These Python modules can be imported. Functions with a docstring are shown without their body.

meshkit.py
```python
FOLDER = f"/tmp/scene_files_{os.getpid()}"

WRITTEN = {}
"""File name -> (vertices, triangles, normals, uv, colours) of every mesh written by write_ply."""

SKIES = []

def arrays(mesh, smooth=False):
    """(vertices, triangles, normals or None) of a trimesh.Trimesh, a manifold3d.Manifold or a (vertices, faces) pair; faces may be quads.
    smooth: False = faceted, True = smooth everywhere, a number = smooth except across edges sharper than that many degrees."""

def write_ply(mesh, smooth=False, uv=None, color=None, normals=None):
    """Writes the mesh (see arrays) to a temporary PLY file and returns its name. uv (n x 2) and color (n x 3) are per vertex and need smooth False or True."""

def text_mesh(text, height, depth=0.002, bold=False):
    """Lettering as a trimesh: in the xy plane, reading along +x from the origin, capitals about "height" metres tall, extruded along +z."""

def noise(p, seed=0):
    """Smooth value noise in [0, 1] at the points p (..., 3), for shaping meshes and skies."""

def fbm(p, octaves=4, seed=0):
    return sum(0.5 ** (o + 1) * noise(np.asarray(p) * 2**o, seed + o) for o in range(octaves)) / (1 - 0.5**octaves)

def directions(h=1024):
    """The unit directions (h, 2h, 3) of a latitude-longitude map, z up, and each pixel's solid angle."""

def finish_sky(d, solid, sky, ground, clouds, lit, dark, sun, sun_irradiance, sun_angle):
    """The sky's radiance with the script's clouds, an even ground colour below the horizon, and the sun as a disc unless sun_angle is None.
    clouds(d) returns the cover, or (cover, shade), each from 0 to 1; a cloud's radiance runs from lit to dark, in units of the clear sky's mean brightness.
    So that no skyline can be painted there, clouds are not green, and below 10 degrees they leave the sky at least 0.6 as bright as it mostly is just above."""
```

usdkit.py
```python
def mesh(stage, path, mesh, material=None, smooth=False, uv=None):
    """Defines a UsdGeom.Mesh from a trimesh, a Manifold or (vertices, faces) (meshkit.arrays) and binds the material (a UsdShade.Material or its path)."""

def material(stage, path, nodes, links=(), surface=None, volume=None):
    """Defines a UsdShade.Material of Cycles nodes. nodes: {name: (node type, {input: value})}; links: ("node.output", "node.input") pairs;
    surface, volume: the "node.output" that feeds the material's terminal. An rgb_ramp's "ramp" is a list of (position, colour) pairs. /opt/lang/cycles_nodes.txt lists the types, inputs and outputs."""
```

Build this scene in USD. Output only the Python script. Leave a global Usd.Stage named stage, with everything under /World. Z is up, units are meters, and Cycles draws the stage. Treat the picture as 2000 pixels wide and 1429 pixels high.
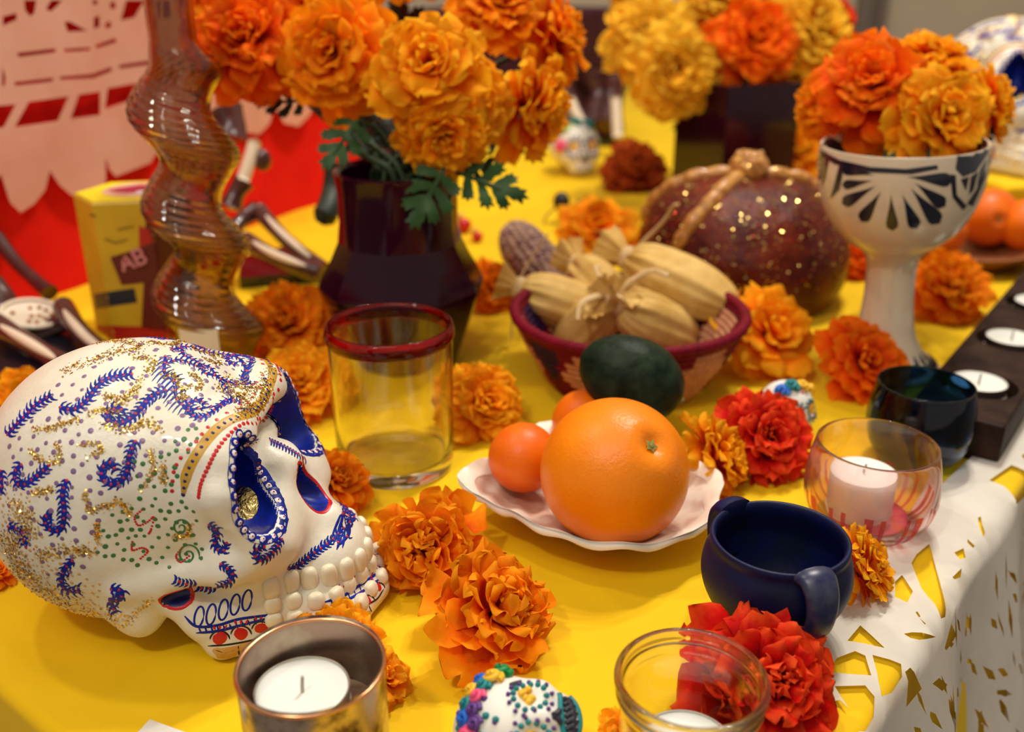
import math, random
import numpy as np, trimesh, shapely, usdkit, meshkit
from shapely.geometry import Polygon, Point, LineString
from shapely.ops import unary_union
from pxr import Usd, UsdGeom, UsdLux, UsdShade, Gf, Sdf, Vt

stage = Usd.Stage.CreateInMemory()
UsdGeom.Xform.Define(stage, '/World')
T = 0.75                                   # height of the table top (m); object coordinates below are measured from it

# ---------------------------------------------------------------- camera
CAM_H, PITCH, FPX = 0.32, math.radians(23.0), 1930.0
cam = UsdGeom.Camera.Define(stage, '/World/camera')
cam.CreateHorizontalApertureAttr(36.0)
cam.CreateVerticalApertureAttr(36.0 * 1429 / 2000)
cam.CreateFocalLengthAttr(36.0 * FPX / 2000)
cam.CreateFStopAttr(5.6)
cam.CreateFocusDistanceAttr(0.485)
cam.CreateClippingRangeAttr((0.02, 100.0))
cam.CreateExposureAttr(0.80)
xf = UsdGeom.Xformable(cam)
xf.AddTranslateOp().Set((0, 0, T + CAM_H))
xf.AddRotateXOp().Set(90.0 - 23.0)

# ---------------------------------------------------------------- light: the dim hall, a ring of ceiling spots, one broad fill panel added overhead
dome = UsdLux.DomeLight.Define(stage, '/World/hall_light')
dome.CreateColorAttr((1.0, 0.86, 0.72))
dome.CreateIntensityAttr(0.075)


def lamp(name, loc, radius, power, color=(1.0, 0.92, 0.81)):
    l = UsdLux.SphereLight.Define(stage, '/World/' + name)
    l.CreateRadiusAttr(radius)
    l.CreateIntensityAttr(power / (4 * math.pi ** 2 * radius ** 2))
    l.CreateColorAttr(color)
    l.AddTranslateOp().Set(loc)
    return l


for i, (lx, ly) in enumerate([(0.30, 1.05), (0.42, 1.12), (0.36, 1.30), (0.55, 1.22), (0.62, 1.42)]):
    lamp('spot_%d' % i, (lx, ly, T + 1.75), 0.028, 13.0)
lamp('spot_left', (-0.75, 0.75, T + 1.7), 0.05, 13.0)
lamp('spot_front', (-0.55, -0.40, T + 1.5), 0.06, 16.0)
panel = UsdLux.RectLight.Define(stage, '/World/ceiling_panel')  # unseen panel, added as soft fill from the camera side
panel.CreateWidthAttr(1.2)
panel.CreateHeightAttr(0.6)
panel.CreateIntensityAttr(1.7)
panel.CreateColorAttr((1.0, 0.90, 0.78))
panel.AddTranslateOp().Set((-0.35, -0.35, T + 1.75))
panel.AddRotateXOp().Set(16.0)

# ---------------------------------------------------------------- helpers
RNG = np.random.default_rng(7)
sP, cP = math.sin(PITCH), math.cos(PITCH)


def ray(px, py):
    """Direction (per metre of depth) of the line of sight through a point of the photograph; used to survey where things stand."""
    u, v = (px - 1000) / FPX, (py - 714.5) / FPX
    return np.array([u, cP - v * sP, -(sP + v * cP)])


EYE = np.array([0.0, 0.0, CAM_H])


def at(px, py, z=0.0):
    """The point at height z above the table top seen there in the photograph."""
    d = ray(px, py)
    return EYE + d * ((z - CAM_H) / d[2])


def deep(px, py, zc):
    return EYE + ray(px, py) * zc


def onplane(px, py, p0, n):
    d = ray(px, py)
    return EYE + d * (np.dot(np.asarray(p0) - EYE, n) / np.dot(d, n))


USED = {}


def free(path):
    k = USED.get(path, -1) + 1
    USED[path] = k
    return path if k == 0 else '%s_%03d' % (path, k)


def rmat(rx=0, ry=0, rz=0):
    R = np.eye(3)
    for a, ax in ((rx, 0), (ry, 1), (rz, 2)):
        c, s = math.cos(math.radians(a)), math.sin(math.radians(a))
        m = np.eye(3)
        i, j = [(1, 2), (2, 0), (0, 1)][ax]
        m[i, i] = c; m[i, j] = -s; m[j, i] = s; m[j, j] = c
        R = m @ R
    return R


def axes_to(z, spin=0.0):
    """Rotation that takes +z to direction z, spun about it."""
    z = np.asarray(z, float); z = z / np.linalg.norm(z)
    h = np.array([1.0, 0, 0]) if abs(z[0]) < 0.9 else np.array([0, 1.0, 0])
    y = np.cross(z, h); y /= np.linalg.norm(y)
    x = np.cross(y, z)
    return np.stack([x, y, z], 1) @ rmat(rz=spin)


def put(prim, loc, R=None, s=1.0):
    M = np.eye(4)
    M[:3, :3] = (np.eye(3) if R is None else R) * s
    M[:3, 3] = np.asarray(loc, float) + [0, 0, T]
    x = UsdGeom.Xformable(prim)
    op = x.GetTransformOp() if hasattr(x, 'GetTransformOp') else None
    attr = prim.GetAttribute('xformOp:transform')
    m = Gf.Matrix4d(*M.T.ravel().tolist())
    if attr and attr.IsDefined():
        attr.Set(m)
    else:
        x.AddTransformOp().Set(m)


def tag(o, label=None, cat=None, group=None, kind=None):
    for k, v in (('label', label), ('category', cat), ('group', group), ('kind', kind)):
        if v:
            o.SetCustomDataByKey(k, v)
    return o


def thing(name, label, cat, loc=(0, 0, 0), R=None, s=1.0, group=None):
    o = UsdGeom.Xform.Define(stage, free('/World/' + name)).GetPrim()
    put(o, loc, R, s)
    return tag(o, label, cat, group)


def copy(src, label, loc, R=None, s=1.0, group=None, inst=True, cat=None):
    o = UsdGeom.Xform.Define(stage, free('/World/' + src.GetName().rstrip('0123456789').rstrip('_'))).GetPrim()
    o.GetReferences().AddInternalReference(src.GetPath())
    put(o, loc, R, s)
    if inst:
        o.SetInstanceable(True)
    return tag(o, label, cat or src.GetCustomDataByKey('category'), group or src.GetCustomDataByKey('group'))


def part(name, mesh, mat, parent, smooth=35, label=None, kind=None, uv=None, rgb=None):
    p = parent.GetPath() if hasattr(parent, 'GetPath') else parent
    m = usdkit.mesh(stage, free('%s/%s' % (p, name)), mesh, M[mat] if isinstance(mat, str) else mat, smooth=smooth, uv=uv)
    if rgb is not None:
        UsdGeom.PrimvarsAPI(m).CreatePrimvar('paint', Sdf.ValueTypeNames.Color3fArray, 'vertex').Set(Vt.Vec3fArray.FromNumpy(np.asarray(rgb, np.float32)))
    return tag(m.GetPrim(), label, kind=kind)


def solo(name, mesh, mat, label=None, cat=None, kind=None, group=None, smooth=35, **k):
    """A thing that is one mesh, its points given in table coordinates."""
    o = part(name, mesh, mat, '/World', smooth=smooth, **k)
    put(o, (0, 0, 0))
    return tag(o, label, cat, group, kind)


# ---- mesh builders: each returns (vertices, triangles)
def tris(v, q):
    q = np.asarray(q, int)
    return np.asarray(v, float), (q if q.shape[1] == 3 else np.vstack([q[:, [0, 1, 2]], q[:, [0, 2, 3]]]))


def join(*ms):
    ms = [(np.asarray(m.vertices), np.asarray(m.faces)) if hasattr(m, 'vertices') else m for m in ms]
    n, V, Q = 0, [], []
    for v, f in ms:
        V.append(v); Q.append(f + n); n += len(v)
    return np.vstack(V), np.vstack(Q)


def grid(P, wrap_u=False, wrap_v=False, flip=False):
    """P (nu, nv, 3) -> mesh."""
    P = np.asarray(P, float)
    nu, nv = P.shape[:2]
    i, j = np.meshgrid(np.arange(nu if wrap_u else nu - 1), np.arange(nv if wrap_v else nv - 1), indexing='ij')
    a, b, c, d = i * nv + j, ((i + 1) % nu) * nv + j, ((i + 1) % nu) * nv + (j + 1) % nv, i * nv + (j + 1) % nv
    q = np.stack([a, b, c, d], -1).reshape(-1, 4)
    if flip:
        q = q[:, ::-1]
    return tris(P.reshape(-1, 3), q)


def lathe(prof, n=64, fr=None, closed=False):
    """Profile [(r, z)...] turned about z, listed bottom outside -> top -> inside. fr(theta, k) scales the radius."""
    prof = np.asarray(prof, float)
    th = np.arange(n) * 2 * np.pi / n
    R = np.repeat(prof[None, :, 0], n, 0)
    if fr is not None:
        R = R * fr(th[:, None], np.arange(len(prof))[None, :])
    P = np.stack([R * np.cos(th)[:, None], R * np.sin(th)[:, None], np.repeat(prof[None, :, 1], n, 0)], -1)
    return grid(P, wrap_u=True, wrap_v=closed)


def curve(pts, n=8):
    """Catmull-Rom through pts, n samples per span."""
    p = np.asarray(pts, float)
    if len(p) < 3:
        t = np.linspace(0, 1, n + 1)[:, None]
        return p[0] * (1 - t) + p[-1] * t
    q = np.vstack([2 * p[0] - p[1], p, 2 * p[-1] - p[-2]])
    out = []
    for k in range(len(p) - 1):
        a, b, c, d = q[k:k + 4]
        t = (np.arange(n) / n)[:, None]
        out.append(0.5 * (2 * b + (c - a) * t + (2 * a - 5 * b + 4 * c - d) * t ** 2 + (3 * b - a - 3 * c + d) * t ** 3))
    return np.vstack(out + [p[-1:]])


def tube(path, rad, sides=10, caps=True, flat=1.0):
    p = np.asarray(path, float)
    r = np.broadcast_to(np.asarray(rad, float), (len(p),))
    t = np.gradient(p, axis=0)
    t /= np.linalg.norm(t, axis=1, keepdims=True) + 1e-12
    a = np.zeros_like(p)
    h = np.array([0, 0, 1.0]) if abs(t[0, 2]) < 0.9 else np.array([1.0, 0, 0])
    for i in range(len(p)):
        h = h - t[i] * np.dot(h, t[i]); h /= np.linalg.norm(h) + 1e-12
        a[i] = h
    b = np.cross(t, a)
    ang = np.arange(sides) * 2 * np.pi / sides
    P = p[:, None] + r[:, None, None] * (np.cos(ang)[None, :, None] * a[:, None] * flat + np.sin(ang)[None, :, None] * b[:, None])
    v, f = grid(P, wrap_v=True, flip=True)
    if caps:
        n = len(v)
        v = np.vstack([v, p[:1] - t[:1] * r[0] * 0.3, p[-1:] + t[-1:] * r[-1] * 0.3])
        k = np.arange(sides)
        f = np.vstack([f, np.stack([np.full(sides, n), k, (k + 1) % sides], 1), np.stack([np.full(sides, n + 1), (len(p) - 1) * sides + (k + 1) % sides, (len(p) - 1) * sides + k], 1)])
    return v, f


def ball(c=(0, 0, 0), r=(1, 1, 1), sub=3):
    m = trimesh.creation.icosphere(subdivisions=sub)
    return np.asarray(m.vertices) * np.broadcast_to(r, (3,)) + np.asarray(c), np.asarray(m.faces)


def box(lo, hi, bevel=0.0):
    lo, hi = np.asarray(lo, float), np.asarray(hi, float)
    if bevel <= 0:
        m = trimesh.creation.box(bounds=[lo, hi])
    else:
        c = np.array([[x, y, z] for x in (lo[0], hi[0]) for y in (lo[1], hi[1]) for z in (lo[2], hi[2])])
        s = np.sign(c - (lo + hi) / 2)
        pts = np.vstack([c - s * bevel * np.array(k) for k in ((0, 1, 1), (1, 0, 1), (1, 1, 0), (.3, .3, 1), (1, .3, .3), (.3, 1, .3))])
        m = trimesh.convex.convex_hull(pts)
    return np.asarray(m.vertices), np.asarray(m.faces)


def turn(m, R=None, loc=(0, 0, 0), s=1.0):
    v, f = m
    v = np.asarray(v) * s
    return (v if R is None else v @ np.asarray(R).T) + np.asarray(loc), f


def poly_mesh(poly, edge):
    """A shapely polygon (with holes) as an even flat mesh, corners kept, triangles about edge long."""
    from scipy.spatial import Delaunay
    poly = poly.buffer(0)
    shapely.prepare(poly)
    pts = []
    for g in (poly.geoms if hasattr(poly, 'geoms') else [poly]):
        for ring in [g.exterior] + list(g.interiors):
            r = np.asarray(ring.coords)
            for p, q in zip(r[:-1], r[1:]):
                n = max(1, int(math.ceil(np.linalg.norm(q - p) / (edge * 0.6))))
                pts.append(p + (q - p) * (np.arange(n) / n)[:, None])
    rim = np.vstack(pts)
    x0, y0, x1, y1 = poly.bounds
    xs, ys = np.meshgrid(np.arange(x0, x1, edge), np.arange(y0, y1, edge * 0.87))
    xs = xs + (np.arange(len(xs)) % 2)[:, None] * edge / 2
    g = np.column_stack([xs.ravel(), ys.ravel()])
    g = g[shapely.contains_xy(poly, g)]
    from scipy.spatial import cKDTree
    if len(g):
        g = g[cKDTree(rim).query(g)[0] > edge * 0.35]
    p = np.unique(np.round(np.vstack([rim, g]), 7), axis=0)
    f = Delaunay(p, qhull_options='QJ Pp').simplices
    c = p[f].mean(1)
    f = f[shapely.contains_xy(poly, c)]
    ar = np.cross(p[f[:, 1]] - p[f[:, 0]], p[f[:, 2]] - p[f[:, 0]])
    f = f[np.abs(ar) > 1e-10]; ar = ar[np.abs(ar) > 1e-10]
    f[ar < 0] = f[ar < 0][:, ::-1]
    return np.column_stack([p, np.zeros(len(p))]), f


def smin(a, b, k):
    h = np.clip(0.5 + 0.5 * (b - a) / k, 0, 1)
    return b * (1 - h) + a * h - k * h * (1 - h)


def smax(a, b, k):
    return -smin(-a, -b, k)


def s_ell(p, c, r):
    c, r = np.asarray(c), np.asarray(r)
    q = (p - c) / r
    k0 = np.sqrt((q * q).sum(-1)) + 1e-9
    q2 = q / r
    k1 = np.sqrt((q2 * q2).sum(-1)) + 1e-9
    return k0 * (k0 - 1) / k1


def s_cap(p, a, b, r, r2=None):
    a, b = np.asarray(a, float), np.asarray(b, float)
    ab = b - a
    h = np.clip(((p - a) @ ab) / (ab @ ab), 0, 1)
    d = p - a - h[..., None] * ab
    return np.sqrt((d * d).sum(-1)) - (r + (0 if r2 is None else (r2 - r) * h))


def grad(f, p, e=2e-4):
    g = np.stack([f(p + np.eye(3)[k] * e) - f(p - np.eye(3)[k] * e) for k in range(3)], -1)
    return g / (2 * e)


def nets(f, lo, hi, h, newton=2):
    """Surface nets: the zero surface of f as (vertices, quads, outward normals)."""
    ax = [np.arange(lo[k], hi[k] + h, h) for k in range(3)]
    n = [len(a) for a in ax]
    D = np.empty(n, np.float32)
    yy, zz = np.meshgrid(ax[1], ax[2], indexing='ij')
    for i0 in range(0, n[0], 16):
        xs = ax[0][i0:i0 + 16]
        p = np.empty((len(xs),) + yy.shape + (3,))
        p[..., 0] = xs[:, None, None]; p[..., 1] = yy; p[..., 2] = zz
        D[i0:i0 + 16] = f(p)
    S = D < 0
    acc = np.zeros([k - 1 for k in n] + [3]); cnt = np.zeros([k - 1 for k in n])
    corner = {}
    edges = []
    for k in range(3):
        a = [slice(None)] * 3; b = [slice(None)] * 3
        a[k] = slice(0, -1); b[k] = slice(1, None)
        A, B = D[tuple(a)], D[tuple(b)]
        idx = np.argwhere(S[tuple(a)] != S[tuple(b)])
        da, db = A[tuple(idx.T)], B[tuple(idx.T)]
        t = da / (da - db)
        pos = idx.astype(float); pos[:, k] += t
        edges.append((k, idx, S[tuple(a)][tuple(idx.T)]))
        o = [x for x in range(3) if x != k]
        for u in (0, 1):
            for w in (0, 1):
                cidx = idx.copy(); cidx[:, o[0]] -= u; cidx[:, o[1]] -= w
                ok = ((cidx >= 0) & (cidx < np.array(n) - 1)).all(1)
                c = cidx[ok]
                np.add.at(acc, tuple(c.T), pos[ok]); np.add.at(cnt, tuple(c.T), 1)
    on = cnt > 0
    vid = np.full(on.shape, -1); vid[on] = np.arange(on.sum())
    V = acc[on] / cnt[on][:, None] * h + np.asarray(lo)
    Q = []
    for k, idx, ins in edges:
        o = [x for x in range(3) if x != k]
        ok = ((idx[:, o] >= 1) & (idx[:, o] < np.array(n)[o] - 1)).all(1)
        idx, ins = idx[ok], ins[ok]
        c = []
        for u, w in ((0, 0), (1, 0), (1, 1), (0, 1)):
            m = idx.copy(); m[:, o[0]] -= u; m[:, o[1]] -= w
            c.append(vid[tuple(m.T)])
        q = np.stack(c, 1)
        fl = ins if k != 1 else ~ins
        q[~fl] = q[~fl][:, ::-1]
        Q.append(q)
    Q = np.vstack(Q)
    Q = Q[(Q >= 0).all(1)]
    for _ in range(newton):
        g = grad(f, V)
        V = V - np.clip(f(V)[:, None], -h, h) * g / np.maximum((g * g).sum(-1, keepdims=True), 0.2)
    NETS_FIELD[:] = [D, np.asarray(lo, float), h]
    return V, Q


NETS_FIELD = []


class Field:
    """The sampled distance field of the last surface nets, with its gradient, read by trilinear interpolation; and the mesh, for lines of sight."""

    def __init__(self, V, Q3):
        D, self.lo, self.h = NETS_FIELD
        self.n = np.array(D.shape)
        self.A = np.stack([D] + list(np.gradient(D, self.h)), -1).reshape(-1, 4)
        self.tm = trimesh.Trimesh(V, Q3, process=False)

    def look(self, p):
        q = (p - self.lo) / self.h
        i = np.clip(q.astype(int), 0, self.n - 2)
        t = np.clip(q - i, 0, 1)
        b = (i[:, 0] * self.n[1] + i[:, 1]) * self.n[2] + i[:, 2]
        sx, sy = self.n[1] * self.n[2], self.n[2]
        A, (x, y, z) = self.A, t.T[..., None]
        c0 = (A[b] * (1 - z) + A[b + 1] * z) * (1 - y) + (A[b + sy] * (1 - z) + A[b + sy + 1] * z) * y
        b = b + sx
        c1 = (A[b] * (1 - z) + A[b + 1] * z) * (1 - y) + (A[b + sy] * (1 - z) + A[b + sy + 1] * z) * y
        r = c0 * (1 - x) + c1 * x
        return r[:, 0], r[:, 1:]

    def snap(self, p, off=0.0):
        p = np.asarray(p, float)
        for _ in range(3):
            d, g = self.look(p)
            p = p - d[:, None] * g / np.maximum((g * g).sum(-1, keepdims=True), 0.2)
        g = self.look(p)[1]
        g = g / (np.linalg.norm(g, axis=1, keepdims=True) + 1e-9)
        return p + g * off, g

    def cast(self, o, d):
        tri = self.tm.ray.intersects_first(np.repeat(o[None], len(d), 0), d)
        ok = tri >= 0
        t3 = self.tm.triangles[tri[ok]]
        n = np.cross(t3[:, 1] - t3[:, 0], t3[:, 2] - t3[:, 0])
        k = ((t3[:, 0] - o) * n).sum(1) / (d[ok] * n).sum(1)
        return o + d[ok] * k[:, None]


# ---------------------------------------------------------------- materials
M = {}


def pm(name, color, rough=0.5, metal=0.0, trans=0.0, ior=1.5, coat=0.0, spec=0.5, sheen=0.0, second=None, scale=60.0, detail=3.0, lo=0.35, hi=0.65, bump=None, rvar=0.0, subs=0.0, translucent=0.0, attr=None, extra=None, thin=None, alpha=None):
    """Principled material; second: another colour mixed in by noise; bump: (scale, strength, distance)."""
    n = {'p': ('principled_bsdf', dict(base_color=color, roughness=rough, metallic=metal, transmission_weight=trans, ior=ior, coat_weight=coat, specular_ior_level=spec, sheen_weight=sheen))}
    l = []
    if subs:
        n['p'][1].update(subsurface_weight=subs, subsurface_scale=0.004, subsurface_radius=(1.0, 0.6, 0.4))
    n['tc'] = ('texture_coordinate', {})
    col = None
    if attr:
        n['at'] = ('attribute', dict(attribute=attr)); col = 'at.color'
    if second is not None:
        n['nz'] = ('noise_texture', dict(scale=scale, detail=detail, roughness=0.6))
        n['mr'] = ('map_range', dict(from_min=lo, from_max=hi, to_min=0.0, to_max=1.0, clamp=True))
        n['mx'] = ('mix', dict(color1=color, color2=second))
        l += [('tc.object', 'nz.vector'), ('nz.fac', 'mr.value'), ('mr.result', 'mx.fac')]
        if col:
            l.append((col, 'mx.color1'))
        col = 'mx.color'
    if rvar:
        n['oi'] = ('object_info', {})
        n['vr'] = ('map_range', dict(from_min=0.0, from_max=1.0, to_min=1.0 - rvar, to_max=1.0 + rvar * 0.5))
        n['hs'] = ('hsv', dict(color=color))
        l += [('oi.random', 'vr.value'), ('vr.result', 'hs.value')]
        if col:
            l.append((col, 'hs.color'))
        col = 'hs.color'
    if col:
        l.append((col, 'p.base_color'))
    if bump:
        n['bn'] = ('noise_texture', dict(scale=bump[0], detail=4.0, roughness=0.6))
        n['bp'] = ('bump', dict(strength=bump[1], distance=bump[2]))
        l += [('tc.object', 'bn.vector'), ('bn.fac', 'bp.height'), ('bp.normal', 'p.normal')]
    surf = 'p.BSDF'
    if translucent:
        n['tl'] = ('translucent_bsdf', dict(color=color)); n['mc'] = ('mix_closure', dict(fac=translucent))
        if col:
            l.append((col, 'tl.color'))
        l += [('p.BSDF', 'mc.closure1'), ('tl.BSDF', 'mc.closure2')]
        surf = 'mc.closure'
    M[name] = usdkit.material(stage, '/World/Looks/' + name, n, l, surface=surf)
    return M[name]


def glass(name, color, clear=(1, 1, 1), fac=0.45, rough=0.01, ior=1.5):
    """Hollow-ware glass: refraction, with a share of straight-through light so that what stands behind is lit through it."""
    M[name] = usdkit.material(stage, '/World/Looks/' + name, {
        'g': ('principled_bsdf', dict(base_color=color, roughness=rough, transmission_weight=1.0, ior=ior)),
        't': ('transparent_bsdf', dict(color=clear)), 'm': ('mix_closure', dict(fac=fac))},
        [('g.BSDF', 'm.closure1'), ('t.BSDF', 'm.closure2')], surface='m.closure')


def petal_mat(name, base, tip, edge, tl=0.32):
    """Colour runs from the petal's base to its tip, as on the silk."""
    n = {'uv': ('texture_coordinate', {}), 'sx': ('separate_xyz', {}), 'rp': ('rgb_ramp', dict(ramp=[(0.0, base), (0.45, base), (0.75, tip), (1.0, edge)])),
         'oi': ('object_info', {}), 'vr': ('map_range', dict(from_min=0.0, from_max=1.0, to_min=0.82, to_max=1.12)), 'hs': ('hsv', {}),
         'nz': ('noise_texture', dict(scale=9.0, detail=3.0)), 'ad': ('math', dict(math_type='multiply_add', value2=0.3)), 'of': ('math', dict(math_type='subtract', value2=0.15)),
         'p': ('principled_bsdf', dict(roughness=0.75, specular_ior_level=0.12)), 'tl': ('translucent_bsdf', {}), 'mc': ('mix_closure', dict(fac=tl))}
    l = [('uv.UV', 'sx.vector'), ('uv.UV', 'nz.vector'), ('nz.fac', 'ad.value1'), ('sx.y', 'ad.value3'), ('ad.value', 'of.value1'), ('of.value', 'rp.fac'), ('rp.color', 'hs.color'), ('oi.random', 'vr.value'), ('vr.result', 'hs.value'),
         ('hs.color', 'p.base_color'), ('hs.color', 'tl.color'), ('p.BSDF', 'mc.closure1'), ('tl.BSDF', 'mc.closure2')]
    M[name] = usdkit.material(stage, '/World/Looks/' + name, n, l, surface='mc.closure')


pm('yellow_cloth', (0.83, 0.535, 0.002), 0.75, spec=0.2, second=(0.79, 0.495, 0.002), scale=14, bump=(900, 0.08, 0.0006), sheen=0.05)
pm('red_cloth', (0.72, 0.010, 0.004), 0.8, spec=0.15, second=(0.62, 0.006, 0.003), scale=10, bump=(700, 0.1, 0.0006))
pm('plum_cloth', (0.035, 0.006, 0.014), 0.8, spec=0.15, second=(0.06, 0.012, 0.02), scale=12)
pm('white_paper', (0.82, 0.80, 0.74), 0.8, spec=0.15, second=(0.76, 0.73, 0.66), scale=30, translucent=0.25)
pm('pink_paper', (0.80, 0.46, 0.36), 0.8, spec=0.12, second=(0.74, 0.38, 0.28), scale=14, translucent=0.2)
pm('bone_white', (0.80, 0.77, 0.66), 0.38, spec=0.45, second=(0.70, 0.66, 0.52), scale=26, bump=(120, 0.28, 0.0015), coat=0.1)
pm('tooth_white', (0.79, 0.73, 0.55), 0.36, spec=0.45, second=(0.66, 0.58, 0.38), scale=60, lo=0.4, hi=0.75)
pm('paint_blue', (0.004, 0.020, 0.33), 0.4, spec=0.25, second=(0.004, 0.013, 0.17), scale=120)
pm('paint_dark_blue', (0.005, 0.010, 0.10), 0.35)
pm('paint_red', (0.55, 0.008, 0.010), 0.35)
pm('paint_white', (0.82, 0.78, 0.76), 0.4)
pm('paint_pink', (0.70, 0.36, 0.42), 0.4)
pm('paint_purple', (0.22, 0.12, 0.26), 0.4)
pm('paint_green', (0.04, 0.17, 0.045), 0.4)
pm('paint_ochre', (0.62, 0.33, 0.02), 0.4, second=(0.45, 0.25, 0.03), scale=200)
pm('paint_black', (0.012, 0.008, 0.012), 0.4)
pm('paint_tan', (0.66, 0.40, 0.12), 0.45, second=(0.58, 0.30, 0.06), scale=80)
pm('gold_glitter', (0.85, 0.58, 0.16), 0.22, metal=1.0, rvar=0.0)
pm('red_glitter', (0.85, 0.06, 0.03), 0.2, metal=1.0)
pm('green_glitter', (0.30, 0.75, 0.25), 0.2, metal=1.0)
pm('gold_foil', (0.80, 0.60, 0.20), 0.22, metal=1.0, bump=(260, 0.9, 0.002))
glass('amber_glass', (0.58, 0.45, 0.32), (0.50, 0.36, 0.24), 0.03, 0.01)
glass('clear_glass', (0.98, 0.97, 0.91), (0.95, 0.93, 0.85), 0.06, 0.0)
glass('rose_glass', (0.97, 0.80, 0.79), (0.95, 0.80, 0.77), 0.10, 0.0)
glass('rose_stripe', (0.80, 0.10, 0.12), (0.80, 0.16, 0.17), 0.6, 0.02)
glass('blue_glass', (0.03, 0.13, 0.36), (0.10, 0.24, 0.36), 0.10, 0.0)
glass('magenta_glass', (0.60, 0.012, 0.09), (0.36, 0.006, 0.05), 0.3)
pm('plum_glass', (0.014, 0.0006, 0.008), 0.10, spec=0.30, second=(0.020, 0.002, 0.010), scale=30)
pm('mug_blue', (0.0015, 0.004, 0.055), 0.46, spec=0.25, second=(0.002, 0.006, 0.026), scale=40, bump=(260, 0.12, 0.001))
pm('mug_worn', (0.030, 0.036, 0.075), 0.36, second=(0.006, 0.010, 0.055), scale=150)
pm('orange_peel', (0.90, 0.255, 0.002), 0.36, spec=0.35, second=(0.86, 0.205, 0.002), scale=22, bump=(420, 0.28, 0.0012))
pm('mandarin_peel', (0.84, 0.18, 0.002), 0.40, spec=0.3, second=(0.74, 0.12, 0.003), scale=30, bump=(420, 0.22, 0.001))
pm('stem_button', (0.16, 0.17, 0.03), 0.6, second=(0.30, 0.26, 0.06), scale=300)
pm('avocado_skin', (0.003, 0.010, 0.005), 0.46, spec=0.12, second=(0.016, 0.030, 0.014), scale=90, bump=(170, 0.35, 0.002))
pm('shell_white', (0.86, 0.79, 0.66), 0.4, second=(0.66, 0.44, 0.34), scale=22, lo=0.45, hi=0.8)
pm('shell_inner', (0.52, 0.28, 0.20), 0.35, second=(0.78, 0.66, 0.55), scale=30, lo=0.4, hi=0.6)
pm('husk', (0.74, 0.50, 0.16), 0.6, spec=0.2, second=(0.58, 0.34, 0.08), scale=40, bump=(300, 0.2, 0.001), translucent=0.1)
pm('husk_tie', (0.66, 0.48, 0.24), 0.7, second=(0.52, 0.32, 0.12), scale=80)
pm('straw_maroon', (0.20, 0.008, 0.022), 0.55, second=(0.12, 0.005, 0.016), scale=160)
pm('straw_tan', (0.52, 0.26, 0.13), 0.6, second=(0.42, 0.17, 0.09), scale=160)
pm('straw_indigo', (0.028, 0.012, 0.05), 0.55, second=(0.05, 0.01, 0.03), scale=160)
pm('loaf_glaze', (0.060, 0.0035, 0.003), 0.24, spec=0.22, second=(0.155, 0.020, 0.007), scale=34, bump=(220, 0.6, 0.003))
pm('loaf_bone', (0.34, 0.12, 0.025), 0.35, coat=0.2, second=(0.60, 0.30, 0.06), scale=160, bump=(400, 0.4, 0.001))
pm('talavera_white', (0.70, 0.60, 0.44), 0.22, coat=0.3, second=(0.64, 0.53, 0.37), scale=14)
pm('talavera_blue', (0.006, 0.008, 0.022), 0.25, coat=0.3)
pm('cob', (0.36, 0.20, 0.14), 0.6, second=(0.16, 0.06, 0.07), scale=50)
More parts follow.
